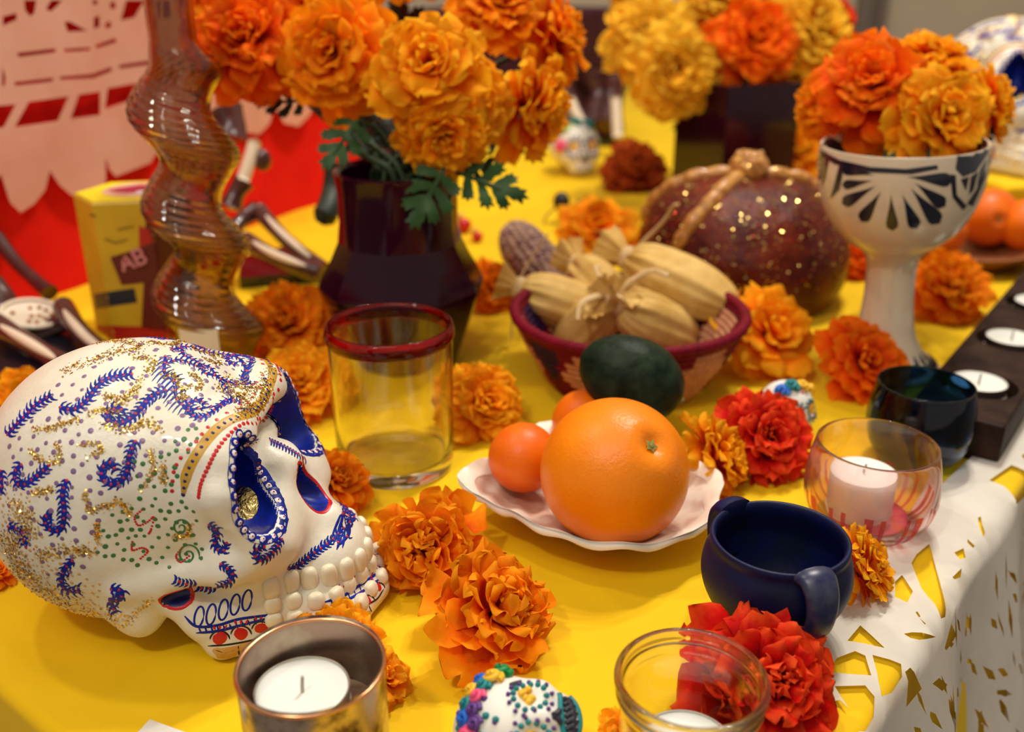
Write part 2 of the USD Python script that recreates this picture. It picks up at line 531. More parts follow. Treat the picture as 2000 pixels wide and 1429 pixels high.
pm('cob_light', (0.46, 0.31, 0.20), 0.55, second=(0.13, 0.045, 0.06), scale=130, lo=0.44, hi=0.56)
pm('dark_wood', (0.014, 0.006, 0.005), 0.55, spec=0.12, second=(0.042, 0.020, 0.013), scale=30, bump=(120, 0.4, 0.002))
pm('char', (0.010, 0.009, 0.012), 0.5)
pm('wax', (0.86, 0.85, 0.76), 0.45, subs=0.35, spec=0.4)
pm('wick', (0.45, 0.42, 0.34), 0.8)
pm('wax_red', (0.55, 0.02, 0.05), 0.4, subs=0.2)
pm('aluminium', (0.75, 0.74, 0.70), 0.25, metal=1.0)
pm('mercury', (0.60, 0.50, 0.44), 0.20, metal=0.85, second=(0.10, 0.06, 0.06), scale=55, lo=0.42, hi=0.58, detail=6)
pm('mercury_inside', (0.36, 0.24, 0.18), 0.28, metal=0.8, second=(0.52, 0.46, 0.34), scale=45, lo=0.5, hi=0.7)
pm('copper_rim', (0.78, 0.40, 0.20), 0.25, metal=1.0)
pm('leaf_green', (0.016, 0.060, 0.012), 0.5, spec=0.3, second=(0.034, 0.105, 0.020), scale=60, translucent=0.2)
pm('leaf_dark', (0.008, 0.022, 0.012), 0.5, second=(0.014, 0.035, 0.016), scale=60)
pm('stem_green', (0.020, 0.050, 0.014), 0.6)
pm('box_yellow', (0.62, 0.42, 0.015), 0.5, second=(0.56, 0.36, 0.012), scale=30)
pm('box_bright', (0.85, 0.68, 0.01), 0.45)
pm('box_maroon', (0.11, 0.003, 0.010), 0.4)
pm('box_red', (0.42, 0.006, 0.010), 0.4)
pm('box_navy', (0.010, 0.014, 0.030), 0.45)
pm('box_pink', (0.72, 0.34, 0.22), 0.5, second=(0.8, 0.5, 0.36), scale=90)
pm('box_magenta', (0.45, 0.01, 0.07), 0.45)
pm('print_rose', (0.55, 0.20, 0.20), 0.5)
pm('print_brown', (0.28, 0.17, 0.01), 0.6)
pm('lacquer', (0.045, 0.012, 0.014), 0.25, coat=0.4, second=(0.09, 0.03, 0.025), scale=40)
pm('cream', (0.76, 0.66, 0.50), 0.35)
pm('black_lacquer', (0.008, 0.008, 0.014), 0.25, coat=0.3)
pm('icing_white', (0.82, 0.80, 0.72), 0.5, subs=0.15)
for k, c in dict(teal=(0.0, 0.20, 0.21), blue=(0.005, 0.12, 0.55), violet=(0.10, 0.03, 0.20), pink=(0.80, 0.08, 0.20), yellow=(0.85, 0.48, 0.02), green=(0.0, 0.23, 0.06), black=(0.02, 0.02, 0.035), lime=(0.45, 0.70, 0.08)).items():
    pm('icing_' + k, c, 0.5)
pm('dish_brown', (0.22, 0.07, 0.025), 0.4, second=(0.30, 0.11, 0.04), scale=30)
pm('candy_red', (0.55, 0.004, 0.012), 0.25)
pm('wall_paint', (0.50, 0.40, 0.27), 0.8, second=(0.46, 0.37, 0.25), scale=3)
pm('trim_wood', (0.16, 0.12, 0.09), 0.6)
pm('floor_stone', (0.16, 0.13, 0.11), 0.6, second=(0.12, 0.10, 0.08), scale=2)
pm('table_grey', (0.35, 0.34, 0.33), 0.5)
petal_mat('petal_orange', (0.80, 0.065, 0.001), (0.94, 0.245, 0.002), (0.97, 0.40, 0.008), 0.42)
petal_mat('petal_gold', (0.86, 0.12, 0.002), (0.95, 0.35, 0.004), (0.97, 0.52, 0.015), 0.42)
petal_mat('petal_deep', (0.72, 0.028, 0.001), (0.93, 0.12, 0.002), (0.96, 0.26, 0.004), 0.42)
petal_mat('petal_red', (0.32, 0.001, 0.002), (0.72, 0.007, 0.005), (0.90, 0.09, 0.014))
petal_mat('petal_yellow', (0.78, 0.22, 0.005), (0.88, 0.46, 0.016), (0.92, 0.60, 0.045))
petal_mat('petal_rust', (0.24, 0.015, 0.003), (0.42, 0.05, 0.006), (0.5, 0.10, 0.01))
# ---------------------------------------------------------------- the setting
def struct(name, mesh, mat):
    return solo(name, mesh, mat, kind='structure')


struct('floor', box((-4, -3, -T - 0.05), (5, 4.2, -T)), 'floor_stone')
struct('wall_back', box((-4, 3.6, -T), (5, 3.7, 2.2)), 'wall_paint')
w0 = onplane(1668, 40, (0, 3.6, 0), (0, 1, 0))[0]
w1 = onplane(1722, 40, (0, 3.6, 0), (0, 1, 0))[0]
struct('trim_1', join(box((w0, 3.545, -T), (w0 + 0.03, 3.6, 2.2), 0.004), box((w0 + 0.03, 3.57, -T), (w1 - 0.03, 3.6, 2.2), 0.002), box((w1 - 0.03, 3.545, -T), (w1, 3.6, 2.2), 0.004)), 'trim_wood')

# table: one corner near the camera, long edge running off to the right, end edge off to the left
CORNER = np.array([0.009, 0.157]) + 0.005 * np.array([-0.783, 0.622]) + 0.016 * np.array([0.622, 0.783]); E1 = np.array([0.622, 0.783]); E2 = np.array([-0.783, 0.622])


def tab(s, w, z=0.0):
    p = CORNER + E1 * s + E2 * w
    return np.array([p[0], p[1], z])


def bend(q, r=0.007):
    """Cloth coordinate q (negative beyond the edge) -> (offset inwards, drop)."""
    th = np.clip(-q / r, 0, np.pi / 2)
    over = np.maximum(-q - r * np.pi / 2, 0)
    return np.where(q >= 0, q, -r * np.sin(th) - over * 0.10), np.where(q >= 0, 0, r * (1 - np.cos(th)) + over)


tb = thing('altar_table', 'long table hidden under the yellow cloth', 'table')
RT = np.column_stack([np.append(E1, 0), np.append(E2, 0), [0, 0, 1]])
part('tabletop', turn(box((0.012, 0.012, -0.035), (2.5, 1.25, -0.003), 0.003), RT, tab(0, 0)), 'table_grey', tb)
for a, b in ((0.1, 0.1), (2.4, 0.1), (0.1, 1.15), (2.4, 1.15)):
    part('leg', turn(box((a - 0.02, b - 0.02, -T), (a + 0.02, b + 0.02, -0.035), 0.003), RT, tab(0, 0)), 'table_grey', tb)


def axis_samples(lo, fine, mid, hi):
    return np.concatenate([np.linspace(lo, -0.014, 24)[:-1], np.linspace(-0.014, 0.0, 9)[:-1], np.linspace(0, fine, int(fine / 0.006))[:-1], np.linspace(fine, hi, mid)])


sa, wa = axis_samples(-0.42, 1.0, 40, 2.55), axis_samples(-0.42, 0.8, 30, 1.3)
SS, WW = np.meshgrid(sa, wa, indexing='ij')
hs, ds = bend(SS); hw, dw = bend(WW)
XY = CORNER + E1 * hs[..., None] + E2 * hw[..., None]
nz = meshkit.fbm(np.stack([SS * 9, WW * 9, SS * 0], -1), 3, 4) - 0.5
z = -np.maximum(ds, dw) - 0.25 * np.minimum(ds, dw) + np.where((SS > 0) & (WW > 0), np.minimum(0.0022, 0.5 * np.minimum(SS, WW)) * nz, 0)
for (p0, p1, amp, wid) in (((40, 1330), (470, 1395), 0.0011, 0.006), ((1130, 1120), (1260, 1230), 0.0008, 0.005), ((0, 1260), (60, 1420), 0.0020, 0.008), ((900, 1330), (1180, 1260), 0.0007, 0.006), ((1000, 1130), (1330, 1180), 0.0008, 0.007)):
    a, b = at(*p0)[:2], at(*p1)[:2]
    h = np.clip(((XY - a) @ (b - a)) / ((b - a) @ (b - a)), 0, 1)
    dd = np.linalg.norm(XY - a - h[..., None] * (b - a), axis=-1)
    z = z + np.where(np.minimum(SS, WW) > 0, amp * np.exp(-(dd / wid) ** 2), 0)
fold = 0.008 * np.sin(SS * 34 + 1.0) * np.clip(dw / 0.2, 0, 1)
fold2 = 0.008 * np.sin(WW * 34) * np.clip(ds / 0.2, 0, 1)
XY = XY - E2 * fold[..., None] - E1 * fold2[..., None]
solo('tablecloth', grid(np.dstack([XY, z]), flip=False), 'yellow_cloth', 'bright yellow cloth covering the whole altar table and falling over its edge', 'tablecloth', smooth=True)

# the step at the back: red cloth on the left, dark plum cloth behind the bouquets
R0, R1 = np.array([-0.458, 0.936, 0.0]), np.array([-0.2246, 1.3835, 0.0])
RD = (R1 - R0) / np.linalg.norm(R1 - R0)
RN = np.array([RD[1], -RD[0], 0.0])                 # faces the camera


def riser(k0, k1, height, wav, lean=0.0):
    kk, zz = np.linspace(k0, k1, 90), np.linspace(0.0, 1.0, 26)
    K, Z = np.meshgrid(kk, zz, indexing='ij')
    off = wav * (np.sin(K * 31) + 0.6 * np.sin(K * 57 + 1)) * (1 - 0.5 * Z) + lean * Z
    P = R0 + RD * K[..., None] + RN * off[..., None] + np.array([0, 0, 1.0]) * (Z * height)[..., None]
    top = P[:, -1:] - RN * np.linspace(0.03, 0.35, 6)[None, :, None] + 0 * P[:, -1:]
    return grid(np.concatenate([P, top], 1), flip=True)


KR = float((onplane(705, 330, R0, RN) - R0) @ RD)
solo('red_cloth', riser(-0.75, KR, 0.42, 0.0025), 'red_cloth', 'plain bright red cloth falling over the raised step on the left', 'cloth', smooth=True)
solo('plum_cloth', riser(KR + 0.004, KR + 0.95, 0.20, 0.006), 'plum_cloth', 'dark plum cloth on the step behind the flower bouquets', 'cloth', smooth=True)

# pink tissue banner with cut-outs, hanging in front of the red cloth
QO = R0 + RN * 0.006


def onred(px, py):
    p = onplane(px, py, QO, RN) - QO
    return (p @ RD, p[2])


def redpoly(pts):
    return Polygon([onred(*p) for p in pts]).buffer(0)


left = [(-240, 470), (-150, 400), (-95, 430), (-30, 398), (-10, 350), (0, 340), (18, 395), (38, 415), (62, 398), (82, 370), (90, 332), (108, 360), (130, 380), (158, 388), (185, 380), (200, 350), (200, 305), (208, 330), (222, 344), (262, 330), (292, 318), (308, 290), (312, 255),
        (330, 280), (365, 276), (398, 262), (420, 225), (425, 200), (445, 240), (478, 258), (505, 262), (523, 240), (530, 205), (548, 240), (575, 246), (600, 222), (608, 190), (622, 205), (650, 205), (672, 180), (678, 150), (678, -140), (-240, -180)]
sheet = redpoly(left)
holes = [[(0, 32), (26, 25), (26, 38), (0, 50)], [(40, 0), (64, 0), (60, 25), (52, 32), (42, 20)], [(92, 0), (115, 0), (104, 12), (92, 22), (82, 18)], [(118, 42), (130, 42), (165, 60), (125, 62)], [(178, 34), (189, 30), (190, 52), (178, 56)], [(200, 48), (210, 40), (214, 52), (204, 56)],
         [(176, 0), (186, 0), (184, 10), (176, 8)], [(210, 6), (220, 2), (222, 16), (212, 18)], [(242, 0), (278, 0), (258, 34), (232, 40)], [(290, 0), (330, 0), (330, 32), (278, 37)],
         [(27, 103), (100, 94), (102, 101), (30, 111)], [(116, 95), (170, 92), (171, 98), (118, 101)], [(180, 88), (222, 74), (224, 82), (184, 94)], [(22, 160), (95, 151), (95, 158), (24, 167)], [(108, 149), (175, 144), (214, 130), (215, 138), (178, 152), (110, 155)], [(229, 127), (287, 118), (288, 126), (230, 134)],
         [(0, 130), (6, 150), (5, 166), (0, 168)], [(-60, 212), (26, 203), (4, 248), (-80, 262)], [(50, 198), (126, 187), (104, 235), (24, 248)], [(146, 184), (190, 178), (190, 224), (129, 231)], [(206, 172), (264, 162), (246, 198), (200, 212)], [(284, 158), (345, 145), (330, 180), (268, 190)],
         [(365, 150), (420, 140), (405, 172), (352, 180)], [(440, 135), (500, 126), (485, 158), (428, 166)], [(520, 122), (570, 115), (560, 148), (508, 154)], [(-120, 175), (-40, 168), (-40, 174), (-120, 182)], [(-120, 118), (-30, 108), (-30, 114), (-120, 124)], [(-80, 30), (-40, 25), (-50, 60), (-90, 66)]]
sheet = sheet.difference(unary_union([redpoly(h) for h in holes]))
v, f = poly_mesh(sheet, 0.03)
lift = 0.0035 * np.sin(v[:, 0] * 37) * np.clip(1.2 - v[:, 1] / 0.3, 0, 1)
v = QO + RD * v[:, :1] + np.array([0, 0, 1.0]) * v[:, 1:2] + RN * (lift + 0.004)[:, None]
solo('tissue_banner', (v, f), 'pink_paper', 'pinkish cut tissue paper banner with scalloped edge hanging on red cloth', 'paper banner', smooth=True)

# white tissue runner bent over the table edge on the right
def runner_at(v):
    """Cloth coordinates (along the edge, across it) -> the bent runner's surface."""
    h, d = bend(v[:, 1])
    flare = np.clip(-v[:, 1] / 0.15, 0, 1.5) * (0.012 + 0.012 * np.sin(v[:, 0] * 46))
    return np.column_stack([CORNER + E1 * v[:, :1] + E2 * (h - flare)[:, None] - E2 * (0.0025 * np.clip(-v[:, 1] / 0.006, 0, 1))[:, None], -d + 0.0032])


gs, gw = np.meshgrid(np.linspace(-0.1, 2.4, 500), np.concatenate([np.linspace(-0.45, -0.02, 60), np.linspace(-0.019, 0.012, 32), np.linspace(0.014, 0.16, 20)]), indexing='ij')
gp_ = np.column_stack([gs.ravel(), gw.ravel()])
gv, gf = grid(runner_at(gp_).reshape(gs.shape + (3,)))
RUN = trimesh.Trimesh(gv, gf, process=False)


def edge_sw(px, py):
    """Cloth coordinates of the point of the runner seen there."""
    d = ray(px, py)
    t = RUN.ray.intersects_first(EYE[None], d[None])[0]
    if t < 0:
        return None
    a, b, c = RUN.triangles[t]
    n = np.cross(b - a, c - a)
    p = EYE + d * (np.dot(a - EYE, n) / np.dot(d, n))
    k = trimesh.triangles.points_to_barycentric(RUN.triangles[t][None], p[None])[0]
    return tuple(k @ gp_[gf[t]])


def edgepoly(pts):
    return shapely.make_valid(Polygon([q for q in (edge_sw(*p) for p in pts) if q is not None]))


outer = [(2040, 770), (1985, 800), (1925, 868), (1880, 908), (1850, 935), (1800, 985), (1745, 1060), (1700, 1090), (1640, 1170), (1600, 1215), (1560, 1262), (1580, 1330), (1610, 1375), (1640, 1366), (1665, 1390), (1678, 1432), (1690, 1460)]
runner = Polygon([(2.2, 0.02)] + [edge_sw(*p) for p in outer] + [(0.16, -0.03), (0.12, -0.12), (0.10, -0.36), (0.5, -0.40), (2.2, -0.40)]).buffer(0)
cuts = [[(1780, 1100), (1790, 1083), (1815, 1062), (1836, 1140), (1846, 1205), (1838, 1208), (1826, 1180), (1800, 1150)], [(1748, 1135), (1762, 1122), (1783, 1155), (1772, 1176), (1748, 1165)], [(1655, 1252), (1680, 1222), (1728, 1264), (1690, 1257)],
        [(1615, 1312), (1635, 1285), (1670, 1272), (1690, 1280), (1702, 1318), (1660, 1316)], [(1704, 1278), (1760, 1295), (1762, 1320), (1742, 1352), (1722, 1360), (1714, 1315)], [(1630, 1340), (1690, 1338), (1708, 1360), (1706, 1400), (1690, 1429), (1672, 1429), (1665, 1395)],
        [(1765, 1238), (1800, 1236), (1828, 1244), (1795, 1250), (1778, 1246)], [(1788, 1195), (1792, 1194), (1808, 1218), (1806, 1220)], [(1768, 1310), (1778, 1302), (1800, 1345), (1770, 1380)], [(1845, 1265), (1858, 1218), (1868, 1240), (1848, 1270)], [(1932, 938), (1975, 908), (2000, 918), (2010, 960), (1985, 985), (1978, 968), (1960, 950)],
        [(1995, 890), (2010, 882), (2040, 890), (2030, 905), (2003, 900)], [(1864, 1078), (1882, 1070), (1886, 1088), (1875, 1092)], [(1860, 1128), (1878, 1110), (1876, 1128), (1864, 1132)], [(1889, 1052), (1904, 1066), (1900, 1070), (1890, 1060)], [(1910, 1010), (1916, 1008), (1924, 1040), (1920, 1048)]]
rs = np.random.default_rng(21)
cuts = [edgepoly(h) for h in cuts]
for k in range(900):
    c = np.array([0.17 + 1.1 * rs.uniform(0, 1) ** 1.3, rs.uniform(-0.37, -0.018)])
    L, W2, a = rs.uniform(0.005, 0.014), rs.uniform(0.0012, 0.0032), rs.normal(0.3 if c[0] > 0.5 else -0.5, 0.35)
    d, e = np.array([math.sin(a), math.cos(a)]), np.array([math.cos(a), -math.sin(a)])
    cuts.append(Polygon([c + d * L, c + e * W2 + d * L * rs.uniform(-.4, .4), c - d * L, c - e * W2 + d * L * rs.uniform(-.4, .4)]))
runner = runner.difference(unary_union(cuts))
v, f = poly_mesh(runner, 0.008)
w = runner_at(v)
w[:, 2] += 0.0016 * (meshkit.fbm(np.stack([v[:, 0] * 30, v[:, 1] * 30, 0 * v[:, 0]], -1), 3, 2) - 0.5)
solo('paper_runner', (w, f), 'white_paper', 'white cut tissue paper runner bent over the right-hand edge of the table', 'paper banner', smooth=True)
q = [(250, 1452), (293, 1406), (365, 1432), (330, 1490)]
v, f = poly_mesh(Polygon([tuple(at(*p, 0.004)[:2]) for p in q]), 0.01)
v[:, 2] = 0.0045 + 0.05 * np.maximum(0, v[:, 1] - v[:, 1].min()) * 0.03
solo('paper_card', join((v, f[:, ::-1]), (v - [0, 0, 0.0004], f)), 'white_paper', 'plain white paper corner lying on yellow cloth left of the silver votive', 'paper')
# ---------------------------------------------------------------- the big painted skull
SK_O, SK_R = np.array([-0.165, 0.44, 0.0]), rmat(rz=-3)


def mir(p):
    q = p.copy(); q[..., 1] = np.abs(q[..., 1])
    return q


R48 = rmat(rz=42)


def sk_hole(p):
    """The eye sockets (tear-shaped)."""
    e = (mir(p) - [0.0450, 0.0370, 0.0905]) @ R48
    t = np.clip((e[..., 2] + 0.024) / 0.050, 0, 1)
    w = np.stack([e[..., 0], e[..., 1] / (1.18 - 0.60 * t), e[..., 2]], -1)
    return s_ell(w, [0.0, 0, 0.0], [0.026, 0.0150, 0.0232]) * 0.8


def sk_nose(p):
    q = mir(p)
    t = np.clip((q[..., 2] - 0.056) / 0.028, 0, 1)
    w = np.stack([q[..., 0], (q[..., 1] - 0.003) / (1.15 - 0.75 * t), q[..., 2]], -1)
    return s_ell(w, [0.066, 0, 0.0705], [0.015, 0.0080, 0.0135]) * 0.7


EAR = ([0.014, 0.064, 0.0395], [0.0095, 0.013, 0.0046])


def sk_solid(p):
    q = mir(p)
    d = s_ell(p, [-0.031, 0, 0.070], [0.068, 0.067, 0.0705])
    d = smin(d, s_ell(p, [-0.008, 0, 0.088], [0.047, 0.055, 0.0490]), 0.02)
    d = smin(d, s_cap(q, [0.0365, 0.0, 0.1085], [0.0355, 0.026, 0.1110], 0.0090), 0.012)            # brow
    d = smin(d, s_cap(q, [0.0355, 0.026, 0.1110], [0.0335, 0.043, 0.1045], 0.0078), 0.008)
    d = smin(d, s_cap(q, [0.0335, 0.043, 0.1045], [0.0360, 0.0540, 0.093], 0.0055), 0.007)           # outer rim of the orbit
    d = smax(d, -s_ell(q, [0.018, 0.078, 0.078], [0.030, 0.020, 0.026]), 0.016)                  # temple hollow
    d = smin(d, s_cap(q, [0.0360, 0.0540, 0.093], [0.051, 0.0475, 0.063], 0.0062), 0.007)
    d = smin(d, s_ell(q, [0.018, 0.034, 0.088], [0.032, 0.023, 0.036]), 0.012)                   # round the orbit
    d = smin(d, s_ell(q, [0.038, 0.031, 0.060], [0.024, 0.022, 0.020]), 0.010)
    d = smin(d, s_ell(q, [0.032, 0.035, 0.034], [0.026, 0.012, 0.020]), 0.008)
    d = smin(d, s_cap(q, [0.055, 0.034, 0.055], [0.036, 0.051, 0.054], 0.0090), 0.008)            # cheek bone
    d = smin(d, s_cap(q, [0.036, 0.051, 0.054], [-0.012, 0.058, 0.046], 0.0058), 0.008)           # arch
    d = smin(d, s_ell(p, [0.040, 0, 0.050], [0.032, 0.032, 0.024]), 0.012)                       # upper jaw
    d = smax(d, -s_ell(q, [0.058, 0.0, 0.1015], [0.025, 0.030, 0.0060]), 0.007)                  # notch above the nose
    d = smin(d, s_cap(p, [0.031, 0, 0.094], [0.054, 0, 0.080], 0.0062), 0.007)                  # bridge
    d = smin(d, s_cap(q, [0.049, 0.006, 0.083], [0.054, 0.020, 0.058], 0.0062), 0.010)
    d = smin(d, s_ell(p, [0.057, 0, 0.033], [0.033, 0.033, 0.021]), 0.008)
    d = smin(d, s_cap(p, [0.060, 0, 0.050], [0.072, 0, 0.050], 0.006), 0.008)
    d = smin(d, s_cap(q, [0.002, 0.051, 0.042], [0.027, 0.048, 0.012], 0.0085), 0.008)            # lower jaw
    d = smin(d, s_cap(q, [0.020, 0.0475, 0.022], [0.072, 0.028, 0.018], 0.0085), 0.008)
    d = smin(d, s_cap(q, [0.027, 0.0475, 0.0085], [0.084, 0.024, 0.0085], 0.0085), 0.006)
    d = smin(d, s_cap(q, [0.084, 0.024, 0.0085], [0.092, 0.0, 0.0085], 0.0085), 0.006)
    d = smin(d, s_cap(q, [0.070, 0.028, 0.018], [0.082, 0.0, 0.020], 0.0095), 0.008)
    d = smin(d, s_ell(q, [-0.013, 0.048, 0.029], [0.0135, 0.0105, 0.018]), 0.010)                  # mastoid
    return smax(d, -s_ell(q, *EAR), 0.002)                                                     # ear


def sk_f(p):
    d = smax(sk_solid(p), -sk_hole(p), 0.0035)
    d = smax(d, -sk_nose(p), 0.002)
    return smax(d, -p[..., 2] + 0.0003, 0.001)


V, Q = nets(sk_f, (-0.106, -0.076, -0.004), (0.112, 0.076, 0.148), 0.0013)
Q3 = np.vstack([Q[:, [0, 1, 2]], Q[:, [0, 2, 3]]])
cen = V[Q3].mean(1)
fn_ = np.cross(V[Q3[:, 1]] - V[Q3[:, 0]], V[Q3[:, 2]] - V[Q3[:, 0]])
fn_ /= np.linalg.norm(fn_, axis=1, keepdims=True) + 1e-15
eyec = np.array([0.044, 0.0365, 0.0915]) * np.stack([np.ones(len(cen)), np.sign(cen[:, 1]), np.ones(len(cen))], 1)
inw = eyec - cen; inw /= np.linalg.norm(inw, axis=1, keepdims=True)
inh = ((sk_hole(cen) < 0.0004) | ((sk_hole(cen) < 0.0075) & ((fn_ * inw).sum(1) > 0.30) & (np.abs(cen[:, 1]) > 0.026) & (cen[:, 2] > 0.072) & (cen[:, 2] < 0.112) & (cen[:, 1] > 0))) & (cen[:, 2] > 0.05)
inn = (sk_nose(cen) < 0.0004) & ~inh
ear = (s_ell(mir(cen), *EAR) < 0.0005) & ~inh
skull = thing('painted_skull', 'large white skull painted with blue scrolls, gold glitter and dots, at the front left', 'skull', SK_O, SK_R)


def sub(v, f):
    u, inv = np.unique(f, return_inverse=True)
    return v[u], inv.reshape(-1, 3)


skn = part('bone', sub(V, Q3[~(inh | inn | ear)]), 'bone_white', skull, smooth=60)
for side in (-1, 1):
    part('eye_socket', sub(V, Q3[inh & (cen[:, 1] * side > 0)]), 'paint_blue', skull, smooth=60, label='blue painted eye socket')
    part('ear_hole', sub(V, Q3[ear & (cen[:, 1] * side > 0)]), 'paint_dark_blue', skull, smooth=60)
part('nose_hole', sub(V, Q3[inn]), 'paint_blue', skull, smooth=60)


SKF = Field(V, Q3)


def sk_cast(pts):
    """Points of the photograph -> points on the skull (its own coordinates); misses dropped."""
    d = np.array([SK_R.T @ ray(*p) for p in np.asarray(pts, float)]).reshape(-1, 3)
    return SKF.cast(SK_R.T @ (EYE - SK_O), d)


snap = SKF.snap


def rim_loop(faces, side, push, n=90, hole=sk_hole, smooth_=0.018):
    """The edge where a painted hollow meets the bone, as a smooth closed line moved outwards by push."""
    e = np.sort(np.vstack([faces[:, [0, 1]], faces[:, [1, 2]], faces[:, [2, 0]]]), 1)
    u, k = np.unique(e, axis=0, return_counts=True)
    u = u[k == 1]
    nb = {}
    for p, q in u:
        nb.setdefault(int(p), []).append(int(q)); nb.setdefault(int(q), []).append(int(p))
    seen, best = set(), []
    for st in nb:
        if st in seen:
            continue
        chain, cur = [st], st
        seen.add(st)
        while True:
            nx = [x for x in nb[cur] if x not in seen]
            if not nx:
                break
            cur = nx[0]; seen.add(cur); chain.append(cur)
        if len(chain) > len(best):
            best = chain
    m = V[best]
    s_ = np.concatenate([[0], np.cumsum(np.linalg.norm(np.diff(m, axis=0), axis=1))])
    tot = s_[-1] + np.linalg.norm(m[-1] - m[0])
    th = np.linspace(0, tot, n, endpoint=False)
    dd = (th[:, None] - s_[None, :] + tot / 2) % tot - tot / 2
    wgt = np.exp(-(dd / (tot * smooth_)) ** 2)
    L = (wgt[:, :, None] * m[None]).sum(1) / wgt.sum(1)[:, None]
    c = L.mean(0)
    out = np.gradient(np.vstack([L[-1:], L, L[:1]]), axis=0)[1:-1]
    L, g = snap(L)
    sd = np.cross(out, g); sd /= np.linalg.norm(sd, axis=1, keepdims=True)
    gh = grad(hole, L)
    sd *= np.sign((gh * sd).sum(1, keepdims=True))
    return snap(L + sd * push)[0], sd


fo = sk_cast([(478, 985)])[0]
fg = snap(fo[None])[1][0]
for side in (-1, 1):
    c_ = fo * [1, -side, 1]; g_ = fg * [1, -side, 1]
    part('foil', turn(ball((0, 0, 0), (0.0075, 0.0125, 0.003), 3), axes_to(g_, 0), c_), 'gold_foil', skull, smooth=True, label='crinkled gold foil at the back of the eye socket')
PX = 0.00024          # about one pixel of the photograph on the skull


def stroke(p, w, taper=0.0, h=0.00035):
    """A raised paint stroke along surface points p, w wide."""
    if len(p) < 2:
        return None
    keep = np.concatenate([[True], np.linalg.norm(np.diff(p, axis=0), axis=1) < 0.012])
    if not keep.all():
        p = p[:int(np.argmin(keep))]
    if len(p) < 2:
        return None
    L = np.concatenate([[0], np.cumsum(np.linalg.norm(np.diff(p, axis=0), axis=1))])
    if L[-1] < 3e-4:
        return None
    n = max(3, int(L[-1] / 0.0009) + 1)
    s = np.linspace(0, L[-1], n)
    p = np.stack([np.interp(s, L, p[:, k]) for k in range(3)], 1)
    c, g = snap(p, h)
    tg = np.gradient(c, axis=0); tg /= np.linalg.norm(tg, axis=1, keepdims=True) + 1e-9
    sd = np.cross(g, tg)
    u = np.linspace(0, 1, n)
    ww = w / 2 * (np.minimum(1, np.minimum(u, 1 - u) * 8 + 0.35) if not taper else np.interp(u, [0, 0.3, 1], [0.7, 1.0, 1 - taper]))
    l, _ = snap(c + sd * ww[:, None], 0.00006); r, _ = snap(c - sd * ww[:, None], 0.00006)
    return grid(np.stack([l, c, r], 1), flip=False)


def dots(p, r, h=0.0004, n=8):
    """Round dabs of paint at surface points."""
    if len(p) == 0:
        return None
    c, g = snap(np.atleast_2d(p))
    r = np.broadcast_to(r, (len(c),))
    x = np.cross(g, [0.31, 0.52, 0.79]); x /= np.linalg.norm(x, axis=1, keepdims=True)
    y = np.cross(g, x)
    a = np.arange(n) * 2 * np.pi / n
    rim = c[:, None] + r[:, None, None] * (np.cos(a)[None, :, None] * x[:, None] + np.sin(a)[None, :, None] * y[:, None]) + g[:, None] * 0.00008
    V = np.concatenate([rim, (c + g * h)[:, None]], 1)
    k = np.arange(n)
    f = np.stack([k, (k + 1) % n, np.full(n, n)], 1)
    return V.reshape(-1, 3), (f[None] + (np.arange(len(c)) * (n + 1))[:, None, None]).reshape(-1, 3)


def both(m):
    """The other side of the skull is painted the same way."""
    v, f = m
    return join(m, (v * [1, -1, 1], f[:, ::-1]))


def C(pts):
    """Notes taken on an enlargement of the skull -> photograph."""
    return [(x * 0.4617, 640 + y * 0.4617) for x, y in pts]


prs = np.random.default_rng(5)


def scroll(pts, w=25, barb=34, label=None, mirror=True, gap=15, reddots=True, both_sides=True):
    line = curve(C(pts), 10)
    seg = np.concatenate([[0], np.cumsum(np.linalg.norm(np.diff(line, axis=0), axis=1))])
    ms = [stroke(sk_cast(line), w * 0.4617 * PX)]
    k = 0
    for s in np.arange(4, seg[-1], gap * 0.4617):
        q = np.array([np.interp(s, seg, line[:, 0]), np.interp(s, seg, line[:, 1])])
        q2 = np.array([np.interp(s + 2, seg, line[:, 0]), np.interp(s + 2, seg, line[:, 1])])
        t = q2 - q
        if np.linalg.norm(t) < 1e-6:
            continue
        t /= np.linalg.norm(t)
        nrm = np.array([-t[1], t[0]])
        for sg in ((1, -1) if both_sides else (1,)):
            L = barb * 0.4617 * prs.uniform(0.7, 1.15)
            b = np.array([q, q + nrm * sg * L * 0.5 + t * L * 0.05, q + nrm * sg * L * 0.85 + t * L * 0.5])
            ms.append(stroke(sk_cast(curve(b, 4)), (14 if w > 16 else 9.5) * 0.4617 * PX, taper=0.7))
    ms = [m for m in ms if m is not None]
    if not ms:
        return
    m = join(*ms)
    o = part('painted_scroll', both(m) if mirror else m, 'paint_blue', skull, smooth=True, kind='stuff')
    if reddots:
        rp = [(np.interp(s, seg, line[:, 0]), np.interp(s, seg, line[:, 1])) for s in np.arange(3, seg[-1], 15)]
        pp = sk_cast(rp)
        if len(pp):
            d = dots(pp, 8 * 0.4617 * PX, 0.0007)
            part('red_dots', both(d) if mirror else d, 'paint_red', o, smooth=True, kind='stuff')


